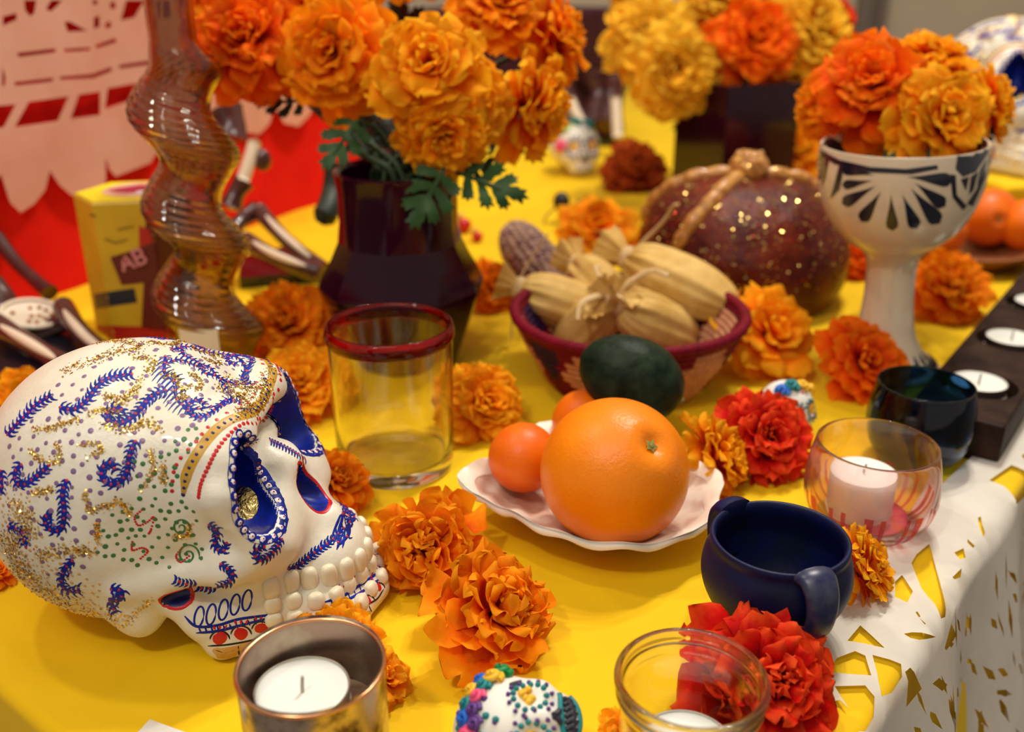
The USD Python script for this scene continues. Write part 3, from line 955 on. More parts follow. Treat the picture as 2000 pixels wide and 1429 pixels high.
for pts in [[(28, 455), (75, 405), (120, 360), (160, 320), (225, 280)],
            [(250, 335), (310, 345), (370, 305), (405, 255), (455, 215), (560, 195)],
            [(705, 262), (640, 290), (600, 335), (560, 375), (510, 402), (460, 392), (455, 360), (500, 340), (530, 365)],
            [(1025, 312), (960, 305), (905, 350), (850, 378), (800, 362), (795, 325), (840, 305), (870, 325)],
            [(700, 155), (760, 135), (830, 160), (885, 165), (925, 212), (1010, 242)],
            [(720, 95), (790, 80), (870, 100), (950, 112), (1015, 132), (1050, 190)],
            [(575, 475), (548, 540), (535, 615), (490, 662), (440, 645), (432, 595), (470, 570), (488, 605)],
            [(95, 575), (62, 615), (85, 668), (150, 632), (210, 578)],
            [(285, 640), (265, 700), (272, 780), (258, 850), (210, 852), (190, 805), (222, 785)],
            [(310, 980), (268, 1030), (262, 1088), (300, 1115), (342, 1110)],
            [(465, 1105), (512, 1112), (505, 1152), (468, 1150), (490, 1205)],
            [(880, 830), (922, 862), (908, 915), (940, 948), (962, 905)],
            [(1195, 890), (1150, 955), (1095, 985), (1078, 945), (1120, 925)],
            [(930, 995), (985, 1040), (955, 1085), (880, 1102), (800, 1085), (735, 1065)],
            [(1215, 1020), (1262, 1005), (1320, 958), (1400, 900), (1455, 845)],
            [(1445, 785), (1485, 775), (1498, 810), (1465, 822)],
            [(2, 600), (8, 650), (4, 700)], [(30, 840), (90, 860), (110, 930)]]:
    small = min(p[1] for p in pts) > 760 and min(p[0] for p in pts) > 700
    top_ = max(p[1] for p in pts) < 260 and pts[0][0] > 600
    if top_:
        scroll(pts, w=16, barb=17, gap=20)
        continue
    if pts[0] == (1025, 312):
        scroll(pts, w=17, barb=22, gap=19)
        continue
    scroll(pts, w=17 if small else 24, barb=26 if small else 34, gap=17 if small else 22)

# gold glitter: flakes in worms and patches
fl = []
for pts, wid, n in [([(150, 430), (200, 425), (260, 410), (330, 385)], 14, 150), ([(130, 520), (180, 560), (250, 560), (240, 490)], 14, 170), ([(330, 500), (400, 490), (430, 520), (370, 550)], 12, 110), ([(450, 290), (510, 310), (560, 270), (600, 220)], 20, 220), ([(440, 410), (540, 430), (620, 400), (675, 430)], 18, 200),
                    ([(690, 200), (740, 200), (760, 250), (800, 250)], 15, 150), ([(800, 190), (850, 230), (830, 260)], 13, 100), ([(745, 300), (790, 290)], 14, 70), ([(380, 360), (440, 345), (500, 360)], 14, 110), ([(140, 700), (185, 690), (220, 680)], 14, 110), ([(360, 700), (380, 770), (440, 755), (500, 730)], 15, 170),
                    ([(510, 740), (550, 790)], 14, 80), ([(640, 520), (650, 600), (600, 680)], 14, 120), ([(690, 580), (690, 650)], 14, 80), ([(410, 830), (415, 910)], 12, 80), ([(735, 880), (790, 880), (800, 830)], 13, 110), ([(280, 180), (380, 140), (470, 110), (600, 80)], 18, 260), ([(560, 120), (650, 140), (630, 190)], 15, 160),
                    ([(1000, 370), (1080, 350), (1120, 290), (1110, 210)], 22, 300), ([(930, 250), (1010, 290), (1060, 300)], 26, 240), ([(60, 740), (120, 850), (60, 920)], 40, 330), ([(160, 960), (300, 940), (390, 950)], 26, 260), ([(100, 1030), (200, 1120), (330, 1200), (500, 1240)], 45, 700), ([(20, 880), (60, 980), (110, 1080)], 40, 420), ([(640, 1150), (500, 1260), (300, 1230)], 18, 160)]:
    line = curve(C(pts), 12)
    k = prs.integers(0, len(line), n)
    fl.append(line[k] + prs.normal(0, wid * 0.4617 * 0.55, (n, 2)))
fp = sk_cast(np.vstack(fl))
fp = fp[sk_hole(fp) > 0.0015]
fp = np.vstack([fp, fp * [1, -1, 1]])
c, g = snap(fp, 0.00025)
nrm = g + prs.normal(0, 0.45, g.shape); nrm /= np.linalg.norm(nrm, axis=1, keepdims=True)
x = np.cross(nrm, prs.normal(0, 1, g.shape)); x /= np.linalg.norm(x, axis=1, keepdims=True); y = np.cross(nrm, x)
rr = prs.uniform(0.0003, 0.00068, len(c))[:, None, None]
a = np.arange(5) * 2 * np.pi / 5
P = c[:, None] + rr * (np.cos(a)[None, :, None] * x[:, None] + np.sin(a)[None, :, None] * y[:, None])
f5 = np.array([[0, 1, 2], [0, 2, 3], [0, 3, 4]])
part('gold_glitter', (P.reshape(-1, 3), (f5[None] + (np.arange(len(c)) * 5)[:, None, None]).reshape(-1, 3)), 'gold_glitter', skull, smooth=False, kind='stuff')


def scatter(n, inside, gap, seed):
    r = np.random.default_rng(seed); out = []
    for _ in range(n * 40):
        p = r.uniform(0, 1646), r.uniform(30, 1300)
        if inside(*p) and all((p[0] - o[0]) ** 2 + (p[1] - o[1]) ** 2 > gap * gap for o in out):
            out.append(p)
            if len(out) >= n:
                break
    return out


upper = Polygon([(0, 560), (150, 330), (330, 150), (560, 90), (900, 60), (1060, 120), (1000, 320), (880, 400), (800, 480), (740, 520), (640, 540), (600, 640), (450, 740), (400, 900), (390, 1000), (200, 1080), (60, 900), (0, 760)])
green = Polygon([(560, 560), (680, 520), (740, 480), (830, 400), (860, 430), (780, 560), (730, 700), (820, 760), (850, 900), (900, 940), (860, 1010), (700, 1020), (540, 1010), (400, 960), (420, 880), (480, 780), (600, 700)])
spec = Polygon([(0, 640), (80, 640), (140, 760), (200, 900), (280, 1000), (420, 1080), (440, 1240), (300, 1250), (130, 1130), (40, 1000), (0, 900)])
for nm, mat, reg, n, gap, r in (('purple_dots', 'paint_purple', upper, 150, 42, 11), ('green_dots', 'paint_green', green, 120, 31, 10), ('brown_flecks', 'paint_tan', spec, 200, 19, 7)):
    pp = sk_cast(C(scatter(n, lambda x, y, reg=reg: reg.contains(Point(x, y)), gap, n)))
    pp = pp[(sk_hole(pp) > 0.002)]
    part(nm, both(dots(pp, prs.uniform(0.8, 1.2, len(pp)) * r * 0.4617 * PX)), mat, skull, smooth=True, kind='stuff')
# green and red spirals on the temple
for cx, cy, r0, turns, mat, nm in ((765, 845, 46, 2.2, 'paint_green', 'green_spiral'), (795, 960, 50, 1.9, 'paint_green', 'green_spiral')):
    t = np.linspace(0.15, 1, 40)
    sp = [(cx + r0 * u * math.cos(turns * 6.28 * u + 1), cy + r0 * u * math.sin(turns * 6.28 * u + 1)) for u in t]
    part(nm, both(stroke(sk_cast(C(sp)), 9 * 0.4617 * PX)), mat, skull, smooth=True)
for pts in ([(600, 770), (570, 800), (585, 835), (625, 820), (650, 800), (640, 850), (630, 870)], [(560, 905), (560, 940), (600, 930), (625, 945), (595, 975)], [(770, 930), (745, 965), (765, 990), (800, 965)]):
    part('red_squiggle', both(dots(sk_cast(curve(C(pts), 4)), 5.5 * 0.4617 * PX)), 'paint_red', skull, smooth=True, kind='stuff')

# brow band with its dots, ring of scallops round the socket
brow = [(775, 705), (790, 620), (832, 535), (900, 445), (975, 388), (1060, 360), (1105, 320), (1128, 260), (1120, 215)]
part('brow_band', both(stroke(sk_cast(curve(C(brow), 10)), 46 * 0.4617 * PX)), 'paint_ochre', skull, smooth=True, label='ochre band over the brow')
part('brow_dots', both(dots(sk_cast(curve(C(brow), 3)), 10 * 0.4617 * PX, 0.0009)), 'paint_dark_blue', skull, smooth=True, kind='stuff')
red = [(840, 715), (850, 660), (880, 590), (915, 520), (965, 455), (1030, 405), (1100, 402), (1145, 350), (1158, 280)]
part('red_brow_dots', both(dots(sk_cast(curve(C(red), 4)), 10 * 0.4617 * PX)), 'paint_red', skull, smooth=True, kind='stuff')
red = [(728, 690), (735, 610), (765, 550), (830, 480), (880, 420), (960, 360), (1050, 320), (1085, 230)]
part('red_green_dots', both(dots(sk_cast(curve(C(red), 2)), 9 * 0.4617 * PX)), 'paint_red', skull, smooth=True, kind='stuff')
loop, sd = rim_loop(Q3[inh & (cen[:, 1] < 0)], -1, 0.0028)
ring = part('socket_ring', both(stroke(np.vstack([loop, loop[:1]]), 0.0080)), 'paint_blue', skull, smooth=True, kind='stuff', label='blue ring of scallops round the eye socket')
lr, rng_out = loop[::3], sd[::3]
part('ring_scallops', both(dots(lr + rng_out * 0.0030, 0.0024, 0.0006)), 'paint_blue', ring, smooth=True, kind='stuff')
part('ring_pearls', both(dots(lr + rng_out * 0.0010, 0.0018, 0.0010)), 'paint_white', ring, smooth=True, kind='stuff')
part('ring_red_dots', both(dots(lr + rng_out * 0.0010, 0.0009, 0.0015)), 'paint_red', ring, smooth=True, kind='stuff')
# leaves beside the nose bridge, nose rim
for pts in ([(1140, 465), (1175, 480), (1215, 500), (1250, 520), (1285, 545)],):
    ln = curve(C(pts), 3)
    ms = [stroke(sk_cast(np.array([p, p + [4, 9], p + [3, 15]])), 6 * PX, 0.6) for p in ln]
    part('bridge_leaves', join(*[m for m in ms if m is not None]), 'paint_blue', skull, smooth=True, kind='stuff')
    part('bridge_dots', dots(sk_cast(ln + [2, 5]), 2.6 * PX, 0.0008), 'paint_red', skull, smooth=True, kind='stuff')
nl, _ = rim_loop(Q3[inn], -1, 0.0006, hole=sk_nose)
part('nose_rim', stroke(np.vstack([nl, nl[:1]]), 0.0022), 'paint_red', skull, smooth=True)
el, _ = rim_loop(Q3[ear & (cen[:, 1] < 0)], -1, 0.0006, n=50, hole=lambda p: s_ell(mir(p), *EAR))
part('ear_rim', both(stroke(np.vstack([el, el[:1]]), 0.0019)), 'paint_red', skull, smooth=True)

# lower jaw: loops, chain band, red fans, tan foot with black lines
def jaw(pts, w, mat, nm, closed=False, n=6):
    m = stroke(sk_cast(curve(C(pts), n)), w * 0.4617 * PX)
    return m


ms = []
for cx, cy in ((842, 1222), (893, 1212), (945, 1192), (995, 1170), (1045, 1152)):
    t = np.linspace(0, 2 * np.pi, 26)
    ms.append(jaw([(cx + 19 * math.cos(u) + 12 * math.sin(u) * -0.6, cy + 44 * math.sin(u)) for u in t], 9, '', '', n=2))
for pts in ([(780, 1218), (830, 1262), (920, 1258), (1010, 1232), (1160, 1212)], [(830, 1290), (920, 1282), (1030, 1255), (1160, 1222)], [(1370, 1160), (1440, 1140), (1520, 1090), (1600, 1035)], [(1400, 1175), (1470, 1150), (1540, 1110), (1605, 1062)]):
    ms.append(jaw(pts, 13, '', ''))
for x in range(840, 1150, 26):
    y = np.interp(x, [830, 920, 1030, 1160], [1265, 1262, 1238, 1214])
    ms.append(jaw([(x, y), (x + 10, y + 24)], 8, '', ''))
for x in range(1400, 1600, 24):
    y = np.interp(x, [1370, 1440, 1520, 1600], [1160, 1140, 1090, 1035])
    ms.append(jaw([(x, y), (x + 8, y + 24)], 7, '', ''))
part('jaw_chain', both(join(*[m for m in ms if m is not None])), 'paint_blue', skull, smooth=True, kind='stuff')
foot = [(865, 1335), (930, 1345), (1010, 1335), (1080, 1315)], [(1450, 1195), (1520, 1180), (1580, 1150), (1620, 1110)]
fm = []
for pts in ([(900, 1362), (935, 1372), (1000, 1362), (1050, 1345), (1110, 1330)], [(1500, 1235), (1550, 1222), (1600, 1190), (1632, 1150)], [(915, 1385), (945, 1390), (1000, 1385)]):
    fm.append(jaw(pts, 48, '', ''))
part('jaw_foot', both(join(*[m for m in fm if m is not None])), 'paint_tan', skull, smooth=True, kind='stuff', label='tan painted teeth along the foot of the jaw')
rd, bl = [], []
for cx, cy, r in ((930, 1312, 42), (1020, 1292, 44), (1105, 1270, 40), (1556, 1150, 30), (1600, 1095, 28)):
    p = sk_cast(C([(cx, cy)]))
    if len(p):
        rd.append(dots(p, r * 0.72 * 0.4617 * PX, 0.0007, 14))
    for dx in (-22, 0, 22):
        rd.append(jaw([(cx + dx * 0.9, cy - r * 0.85), (cx + dx * 1.3, cy - r * 1.35)], 11, '', ''))
    bl.append(jaw([(cx + r * math.cos(u), cy + 8 - r * 0.9 * math.sin(u)) for u in np.linspace(0.1, 3.04, 12)], 8, '', '', n=2))
for pts in ([(880, 1345), (960, 1340), (1060, 1322), (1150, 1295)], [(1008, 1345), (1012, 1390)], [(912, 1362), (950, 1372), (990, 1362)], [(1560, 1175), (1580, 1225), (1572, 1270)], [(1450, 1195), (1470, 1165), (1520, 1180), (1590, 1150), (1622, 1105)], [(1595, 1200), (1620, 1165)]):
    bl.append(jaw(pts, 9, '', ''))
for x in range(1430, 1600, 22):
    y = np.interp(x, [1370, 1440, 1520, 1600], [1130, 1105, 1060, 1000])
    rd.append(jaw([(x, y), (x + 6, y - 26)], 8, '', ''))
part('red_fans', both(join(*[m for m in rd if m is not None])), 'paint_red', skull, smooth=True, kind='stuff')
part('black_lines', both(join(*[m for m in bl if m is not None])), 'paint_black', skull, smooth=True, kind='stuff')

# teeth: three curved rows
for row, (zt0, hh, out_) in enumerate(((0.0375, 0.0082, 0.0), (0.0285, 0.0058, 0.0012), (0.0208, 0.0052, 0.0022))):
    n = 13
    for k in range(n):
        u = (k - (n - 1) / 2) / ((n - 1) / 2)
        zt = zt0 - 0.0055 * math.cos(u * 1.42)
        yy = 0.0335 * math.sin(u * 1.35) / math.sin(1.35)
        q = np.array([0.10, yy * 1.3, zt]); c0 = np.array([0.045, 0.0, zt])
        d0 = (q - c0) if abs(u) < 0.3 else np.array([math.cos(u * 1.45), math.sin(u * 1.45), 0])
        d0 = np.array([math.cos(u * 1.42), math.sin(u * 1.42), 0.0])
        t = 0.07
        p = c0 + d0 * t
        for _ in range(40):
            t -= float(np.clip(sk_solid((c0 + d0 * t)[None])[0], -0.004, 0.004)) * 0.7
        g = grad(sk_solid, (c0 + d0 * t)[None])[0]; g[2] *= 0.3; g /= np.linalg.norm(g)
        R = np.stack([np.cross([0, 0, 1.0], g), g, [0, 0, 1.0]], 1); R[:, 0] /= np.linalg.norm(R[:, 0]); R[:, 2] = np.cross(R[:, 0], R[:, 1])
        part('tooth', turn((lambda b: (np.sign(b[0]) * np.abs(b[0]) ** 0.72 * [0.0043, 0.0034, hh * 0.78], b[1]))(ball((0, 0, 0), 1.0, 2)), R, c0 + d0 * (t - 0.0008)), 'tooth_white', skull, smooth=True)
# ---------------------------------------------------------------- tableware
def lathe_thing(o, name, prof, mat, n=72, **k):
    return part(name, lathe(prof, n, k.pop('fr', None)), mat, o, smooth=k.pop('smooth', 40), **k)


def rounded(prof, n=5):
    """Softens a lathe profile."""
    return curve(prof, n)


# clear tumbler with a magenta rim
o = thing('tumbler', 'clear straight-sided drinking glass with a magenta rim, in front of the dark vase', 'glass', at(774, 905))
lathe_thing(o, 'glass_wall', [(0.0, 0.0012), (0.030, 0.0004), (0.0350, 0.0), (0.0378, 0.0012), (0.0386, 0.005), (0.0390, 0.03), (0.0400, 0.0905), (0.0376, 0.0905), (0.0362, 0.035), (0.0352, 0.0125), (0.0325, 0.0095), (0.020, 0.0085), (0.008, 0.0105), (0.0, 0.0110)], 'clear_glass', 96)
a = np.linspace(0, 2 * np.pi, 20, endpoint=False)
part('rim', lathe(np.column_stack([0.0389 + 0.0026 * np.cos(a), 0.0955 + 0.0055 * np.sin(a)]), 96, closed=True), 'magenta_glass', o, smooth=True, label='magenta glass rim')

# dark plum vase with an angular shoulder
VZ = at(792, 700)
o = thing('vase', 'dark plum glass vase with an angled shoulder, holding the large marigold bouquet', 'vase', VZ, rmat(rz=12))
vp = [(0.0, 0.0), (0.042, 0.0), (0.0455, 0.003), (0.049, 0.012), (0.0665, 0.062), (0.0675, 0.067), (0.0655, 0.073), (0.0560, 0.090), (0.0495, 0.104), (0.0475, 0.120), (0.0475, 0.142), (0.0490, 0.156), (0.0500, 0.1595), (0.0475, 0.161), (0.0450, 0.158), (0.0435, 0.142), (0.0435, 0.120), (0.045, 0.105), (0.060, 0.072), (0.045, 0.02), (0.0, 0.01)]


def octo(th, k):
    m = np.where((k > 4) & (k < 9), 1.0, np.where(k < 5, 0.6, 0.35))
    f = np.cos(np.pi / 10) / np.cos((th % (np.pi / 5)) - np.pi / 10)
    return 1 + (f - 1) * m


part('body', lathe(vp, 120, octo), 'plum_glass', o, smooth=12)

# tall corkscrew bottle of amber glass
BT = at(424, 752)
zs = [float((lambda t: CAM_H - t * (sP + cP * ((py - 714.5) / FPX)))(BT[1] / (cP - sP * ((py - 714.5) / FPX)))) for py in (130, 300, 490, 660)]
PIT = (zs[0] - zs[-1]) / 3
o = thing('twisted_bottle', 'tall corkscrew-shaped bottle of amber glass standing behind the painted skull', 'bottle', BT)
zz = np.concatenate([np.linspace(0, 0.30, 300), np.linspace(0.301, 0.345, 20)])
th = np.arange(96) * 2 * np.pi / 96
env = np.clip((0.262 - zz) / 0.03, 0, 1); env = env * env * (3 - 2 * env)
ph = 2 * np.pi * (zz - zs[1]) / PIT
rb = (0.0275 + 0.0075 * np.clip((0.10 - zz) / 0.1, 0, 1)) * env + 0.0163 * (1 - env)
rb = rb * np.clip(zz / 0.006 * 0.12 + 0.88, 0, 1)
am = 0.0078 * env * np.clip(zz / 0.03, 0.3, 1)


def twist(shrink):
    rib = 0.0024 * env[:, None] * np.abs(np.sin((zz[:, None] * 2 * np.pi / 0.0100 + th[None, :] * 5.0))) ** 0.7 * np.clip(0.5 + 0.9 * np.cos(th[None, :] - ph[:, None] * -1.0 - 0.9), 0.06, 1)
    r = rb[:, None] - shrink + rib * (1 if shrink == 0 else 0.2)
    P = np.stack([am[:, None] * np.cos(ph)[:, None] + r * np.cos(th), am[:, None] * np.sin(-ph)[:, None] + r * np.sin(th), np.repeat(zz[:, None], 96, 1)], -1)
    return P


Pout, Pin = twist(0.0), twist(0.0028)[6:][::-1]
cap0 = np.repeat(np.array([[[am[0], 0, 0.0]]]), 96, 1)
cap1 = np.repeat(Pin[-1:].mean(1, keepdims=True), 96, 1)
part('bottle_wall', grid(np.concatenate([cap0, Pout, Pin, cap1]), wrap_v=True, flip=True), 'amber_glass', o, smooth=True)
part('liquor', grid(np.concatenate([cap1 + [0, 0, 0.0005], twist(0.0034)[8:250], np.repeat(twist(0.0034)[249:250].mean(1, keepdims=True), 96, 1)]), wrap_v=True, flip=True), 'amber_liquor', o, smooth=True) if 'amber_liquor' in M else None
lab = np.stack([(0.0372 * np.cos(t), 0.0372 * np.sin(t), z) for t in np.linspace(-2.0, -1.2, 14) for z in np.linspace(0.035, 0.062, 8)]).reshape(14, 8, 3)
part('paper_label', grid(lab + [0.004, -0.002, 0]), 'white_paper', o, smooth=True, label='pale paper label low on the bottle')

# talavera goblet
GB = at(1722, 716)
GR = rmat(ry=-3.2)
o = thing('goblet', 'tall white earthenware goblet with black-blue painted fans, filled with marigolds', 'goblet', GB, GR)
gp = rounded([(0.0, 0.004), (0.033, 0.0005), (0.0425, 0.0), (0.0438, 0.004), (0.032, 0.014), (0.0235, 0.030), (0.0200, 0.052), (0.0188, 0.074), (0.0195, 0.090), (0.0240, 0.100), (0.038, 0.108), (0.052, 0.122), (0.0620, 0.142), (0.0660, 0.164), (0.0655, 0.182), (0.0640, 0.1845), (0.0620, 0.181), (0.0620, 0.165), (0.056, 0.142), (0.038, 0.122), (0.0, 0.112)], 5)
gp = gp * np.stack([np.where(gp[:, 1] > 0.1, 0.925, 1.0), np.ones(len(gp))], 1)
gm = lathe(gp, 120)
part('cup', gm, 'talavera_white', o, smooth=True)


class Caster:
    """Lines of sight onto one mesh (given in table coordinates)."""

    def __init__(self, m, loc=(0, 0, 0), R=None, s=1.0):
        self.R, self.loc, self.s = np.eye(3) if R is None else R, np.asarray(loc, float), s
        self.tm = trimesh.Trimesh(m[0], m[1], process=False)
        self.vn = self.tm.vertex_normals

    def __call__(self, pts):
        """-> (points, normals) in the mesh's own coordinates, and which lines of sight hit."""
        o = self.R.T @ (EYE - self.loc) / self.s
        d = np.array([self.R.T @ ray(*p) for p in pts]).reshape(-1, 3)
        tri = self.tm.ray.intersects_first(np.repeat(o[None], len(d), 0), d)
        ok = tri >= 0
        t3 = self.tm.triangles[np.maximum(tri, 0)]
        n = np.cross(t3[:, 1] - t3[:, 0], t3[:, 2] - t3[:, 0])
        k = ((t3[:, 0] - o) * n).sum(1) / ((d * n).sum(1) + 1e-15)
        p = o + d * k[:, None]
        nn = self.vn[self.tm.faces[np.maximum(tri, 0)]].mean(1)
        nn = nn * np.sign(-(nn * d).sum(1, keepdims=True))
        return p, nn / (np.linalg.norm(nn, axis=1, keepdims=True) + 1e-12), ok


def decal(cast, pts, off=0.0004, edge=7.0):
    v, f = poly_mesh(Polygon(pts).buffer(0), edge)
    p, n, ok = cast(v[:, :2])
    f = f[ok[f].all(1)]
    if len(f) == 0:
        return None
    p = p + n * off
    e = np.linalg.norm(p[f[:, 0]] - p[f[:, 1]], axis=1)
    f = f[e < 0.02]
    u, inv = np.unique(f, return_inverse=True)
    return p[u], inv.reshape(-1, 3)[:, ::-1]


gc = Caster(gm, GB, GR)


def drop(a, b, w):
    """A teardrop from the point a to the round end b."""
    a, b = np.array(a, float), np.array(b, float)
    d = b - a; L = np.linalg.norm(d); d /= L; n = np.array([-d[1], d[0]])
    t = np.linspace(0, 1, 12)
    wd = w * np.sin(np.clip(t ** 1.5, 0, 1) * np.pi * 0.5) * np.sqrt(np.clip(1 - np.clip((t - 0.78) / 0.22, 0, 1) ** 2, 0, 1))
    return np.vstack([a + d * (L * t)[:, None] + n * wd[:, None], (a + d * (L * t)[:, None] - n * wd[:, None])[::-1]])


def mirror_copy(m, k):
    """The motif again, turned about the goblet's axis."""
    return turn(m, rmat(rz=k))


for i, (a, b, w) in enumerate([((1708, 342), (1645, 328), 13), ((1706, 352), (1645, 362), 10), ((1712, 362), (1645, 398), 13), ((1722, 372), (1682, 432), 14), ((1740, 378), (1743, 450), 13), ((1762, 378), (1790, 446), 14), ((1778, 366), (1835, 436), 17), ((1786, 356), (1846, 402), 15), ((1770, 345), (1860, 352), 15)]):
    m = decal(gc, drop(a, b, w))
    if m is not None:
        part('fan_petal', m, 'talavera_blue', o, smooth=True)
        for k in (120, 240):
            part('fan_petal', mirror_copy(m, k), 'talavera_blue', o, smooth=True)
for pts in ([(1593, 262), (1604, 256), (1640, 278), (1700, 290), (1770, 286), (1800, 278), (1805, 292), (1760, 302), (1690, 305), (1640, 296), (1600, 282)], [(1602, 292), (1640, 312), (1700, 326), (1770, 330), (1830, 322), (1832, 330), (1780, 340), (1690, 336), (1630, 320), (1602, 302)],
            [(1594, 300), (1610, 298), (1606, 345), (1598, 362), (1592, 330)], [(1612, 302), (1622, 304), (1612, 350), (1606, 365)], [(1640, 320), (1650, 322), (1640, 370), (1622, 388), (1632, 352)], [(1855, 340), (1866, 342), (1868, 380), (1888, 402), (1880, 410), (1860, 385)],
            [(1870, 300), (1930, 268), (1928, 300), (1905, 335), (1880, 345), (1866, 330)], [(1876, 350), (1892, 345), (1886, 372)], [(1896, 345), (1910, 335), (1900, 372), (1892, 380)], [(1914, 332), (1926, 312), (1918, 352), (1908, 366)], [(1888, 398), (1912, 362), (1926, 330), (1922, 350), (1900, 402)]):
    m = decal(gc, pts)
    if m is not None:
        part('brush_mark', m, 'talavera_blue', o, smooth=True)
part('foot_band', lathe([(0.0420, 0.0064), (0.0378, 0.0098), (0.0360, 0.0112)], 60), 'talavera_blue', o, smooth=True)
for k in (300, 315, 330, 200, 100):
    part('foot_leaf', turn(tube(curve([(0.036, 0, 0.0085), (0.028, 0.001, 0.0172), (0.0215, 0.0, 0.0290)], 6), [0.0003, 0.0018, 0.0024, 0.0026, 0.0025, 0.0022, 0.0018, 0.0014, 0.001, 0.0006, 0.0004, 0.0003, 0.0002], 6, flat=1.0), rmat(rz=k)), 'talavera_blue', o, smooth=True)

# blue clay mug with two lugs
MG = at(1500, 1238)
ctr = at(1518, 1035, 0.061)
o = thing('clay_mug', 'matte dark blue clay mug with two thick handles, at the front right', 'mug', MG, None, 0.935)
mp = rounded([(0.0, 0.003), (0.020, 0.0), (0.0235, 0.001), (0.0250, 0.006), (0.0290, 0.016), (0.0362, 0.030), (0.0388, 0.0405), (0.0378, 0.050), (0.0355, 0.0565), (0.0357, 0.0605), (0.0350, 0.0625), (0.0330, 0.0618), (0.0322, 0.057), (0.0345, 0.048), (0.0352, 0.040), (0.030, 0.024), (0.018, 0.009), (0.0, 0.008)], 5)
part('body', lathe(mp, 96), 'mug_blue', o, smooth=True)
for k, az in enumerate((-76, 120)):
    pth = curve([(0.0335, 0, 0.0605), (0.0385, 0, 0.0602), (0.0435, 0, 0.0545), (0.0450, 0, 0.0440), (0.0415, 0, 0.0335), (0.0345, 0, 0.0290)], 6)
    u = np.linspace(0, 1, len(pth))
    part('handle', turn(tube(pth, np.interp(u, [0, 0.25, 0.6, 1], [0.0110, 0.0095, 0.0080, 0.0080]), 14, flat=0.50), rmat(rz=az)), 'mug_worn' if k == 0 else 'mug_blue', o, smooth=True, label='handle worn pale at its top' if k == 0 else None)

# tea lights
def tealight(label, loc, first=[None], **k):
    if first[0] is not None:
        return copy(first[0], label, loc, **k)
    t = first[0] = thing('tealight', label, 'candle', loc, group='white tea lights')
    lathe_thing(t, 'cup', [(0.0, 0.0), (0.0182, 0.0), (0.0190, 0.0008), (0.0193, 0.0152), (0.0189, 0.0152), (0.0187, 0.0012), (0.0, 0.0006)], 'aluminium')
    lathe_thing(t, 'wax', rounded([(0.0, 0.0008), (0.0183, 0.0010), (0.0186, 0.0120), (0.0183, 0.0146), (0.0150, 0.0143), (0.008, 0.0128), (0.003, 0.0124), (0.0, 0.0126)], 4), 'wax')
    part('wick', tube([(0, 0, 0.012), (0.0002, 0, 0.016), (0.0006, 0.0002, 0.0205)], [0.0008, 0.0008, 0.0007], 7), 'wick', t)
    return t


# mercury-glass votive at the front
TN = at(628, 1508)
o = thing('silver_votive', 'silvery mottled cylinder votive with a copper rim at the bottom edge of the picture', 'candle holder', TN)
part('cylinder', lathe(rounded([(0.0, 0.0008), (0.025, 0.0), (0.0285, 0.0008), (0.0293, 0.004), (0.0293, 0.020), (0.0293, 0.0560), (0.0290, 0.0562)], 4), 96), 'mercury', o, smooth=40)
part('lining', lathe(rounded([(0.0288, 0.0560), (0.0286, 0.046), (0.0285, 0.032), (0.0281, 0.0280), (0.025, 0.0265), (0.0, 0.0263)], 4), 96), 'mercury_inside', o, smooth=40, label='tarnished inside of the votive')
a = np.linspace(0, 2 * np.pi, 12, endpoint=False)
part('rim', lathe(np.column_stack([0.0290 + 0.0010 * np.cos(a), 0.0564 + 0.0010 * np.sin(a)]), 96, closed=True), 'copper_rim', o, smooth=True, label='copper rim')
tealight('white tea light inside the silvery copper-rimmed votive', np.array([*at(590, 1346, 0.0405)[:2], 0.0266]))

# clear jar at the front
JR = at(1334, 1512)
o = thing('glass_jar', 'round clear glass jar with a thick rolled lip at the bottom edge of the picture', 'jar', JR, None, 0.935)
lathe_thing(o, 'glass_wall', rounded([(0.0, 0.0015), (0.022, 0.0), (0.0262, 0.001), (0.0285, 0.006), (0.0300, 0.030), (0.0302, 0.0410), (0.0318, 0.0440), (0.0322, 0.0470), (0.0316, 0.0490), (0.0330, 0.0515), (0.0330, 0.0545), (0.0318, 0.0560), (0.0300, 0.0552), (0.0292, 0.0500), (0.0272, 0.0440), (0.0268, 0.030), (0.0255, 0.010), (0.020, 0.006), (0.0, 0.0055)], 4), 'clear_glass', 96, smooth=True)
tealight('white tea light inside the clear jar with the rolled lip', np.array([JR[0] - 0.0005, JR[1] - 0.004, 0.0058]))

# red-striped votive and dark blue votive
RG = at(1688, 1030)
o = thing('striped_votive', 'pink-tinted globe glass votive with red stripes, in front of the dark blue one', 'candle holder', RG)
vpro = rounded([(0.0, 0.0012), (0.019, 0.0), (0.0235, 0.0015), (0.0330, 0.011), (0.0378, 0.025), (0.0372, 0.040), (0.0345, 0.0545), (0.0338, 0.0565), (0.0325, 0.0555), (0.0350, 0.040), (0.0352, 0.026), (0.0305, 0.0125), (0.019, 0.0055), (0.0, 0.005)], 5)
lathe_thing(o, 'glass_wall', vpro, 'rose_glass', 96, smooth=True)
ov = vpro[5:26]
for k in range(22):
    az = k * 360 / 22 + (5 if k % 2 else 0)
    w = np.radians(2.0 if k % 3 else 3.6)
    z0, z1 = (6, 17) if k % 2 else (4, 20)
    pr = ov[3:17]
    P = np.stack([[(r + 0.0003) * math.cos(t), (r + 0.0003) * math.sin(t), z] for t in np.linspace(-w, w, 4) for r, z in pr]).reshape(4, -1, 3)
    part('red_stripe', turn(grid(P), rmat(rz=az)), 'rose_stripe', o, smooth=True)
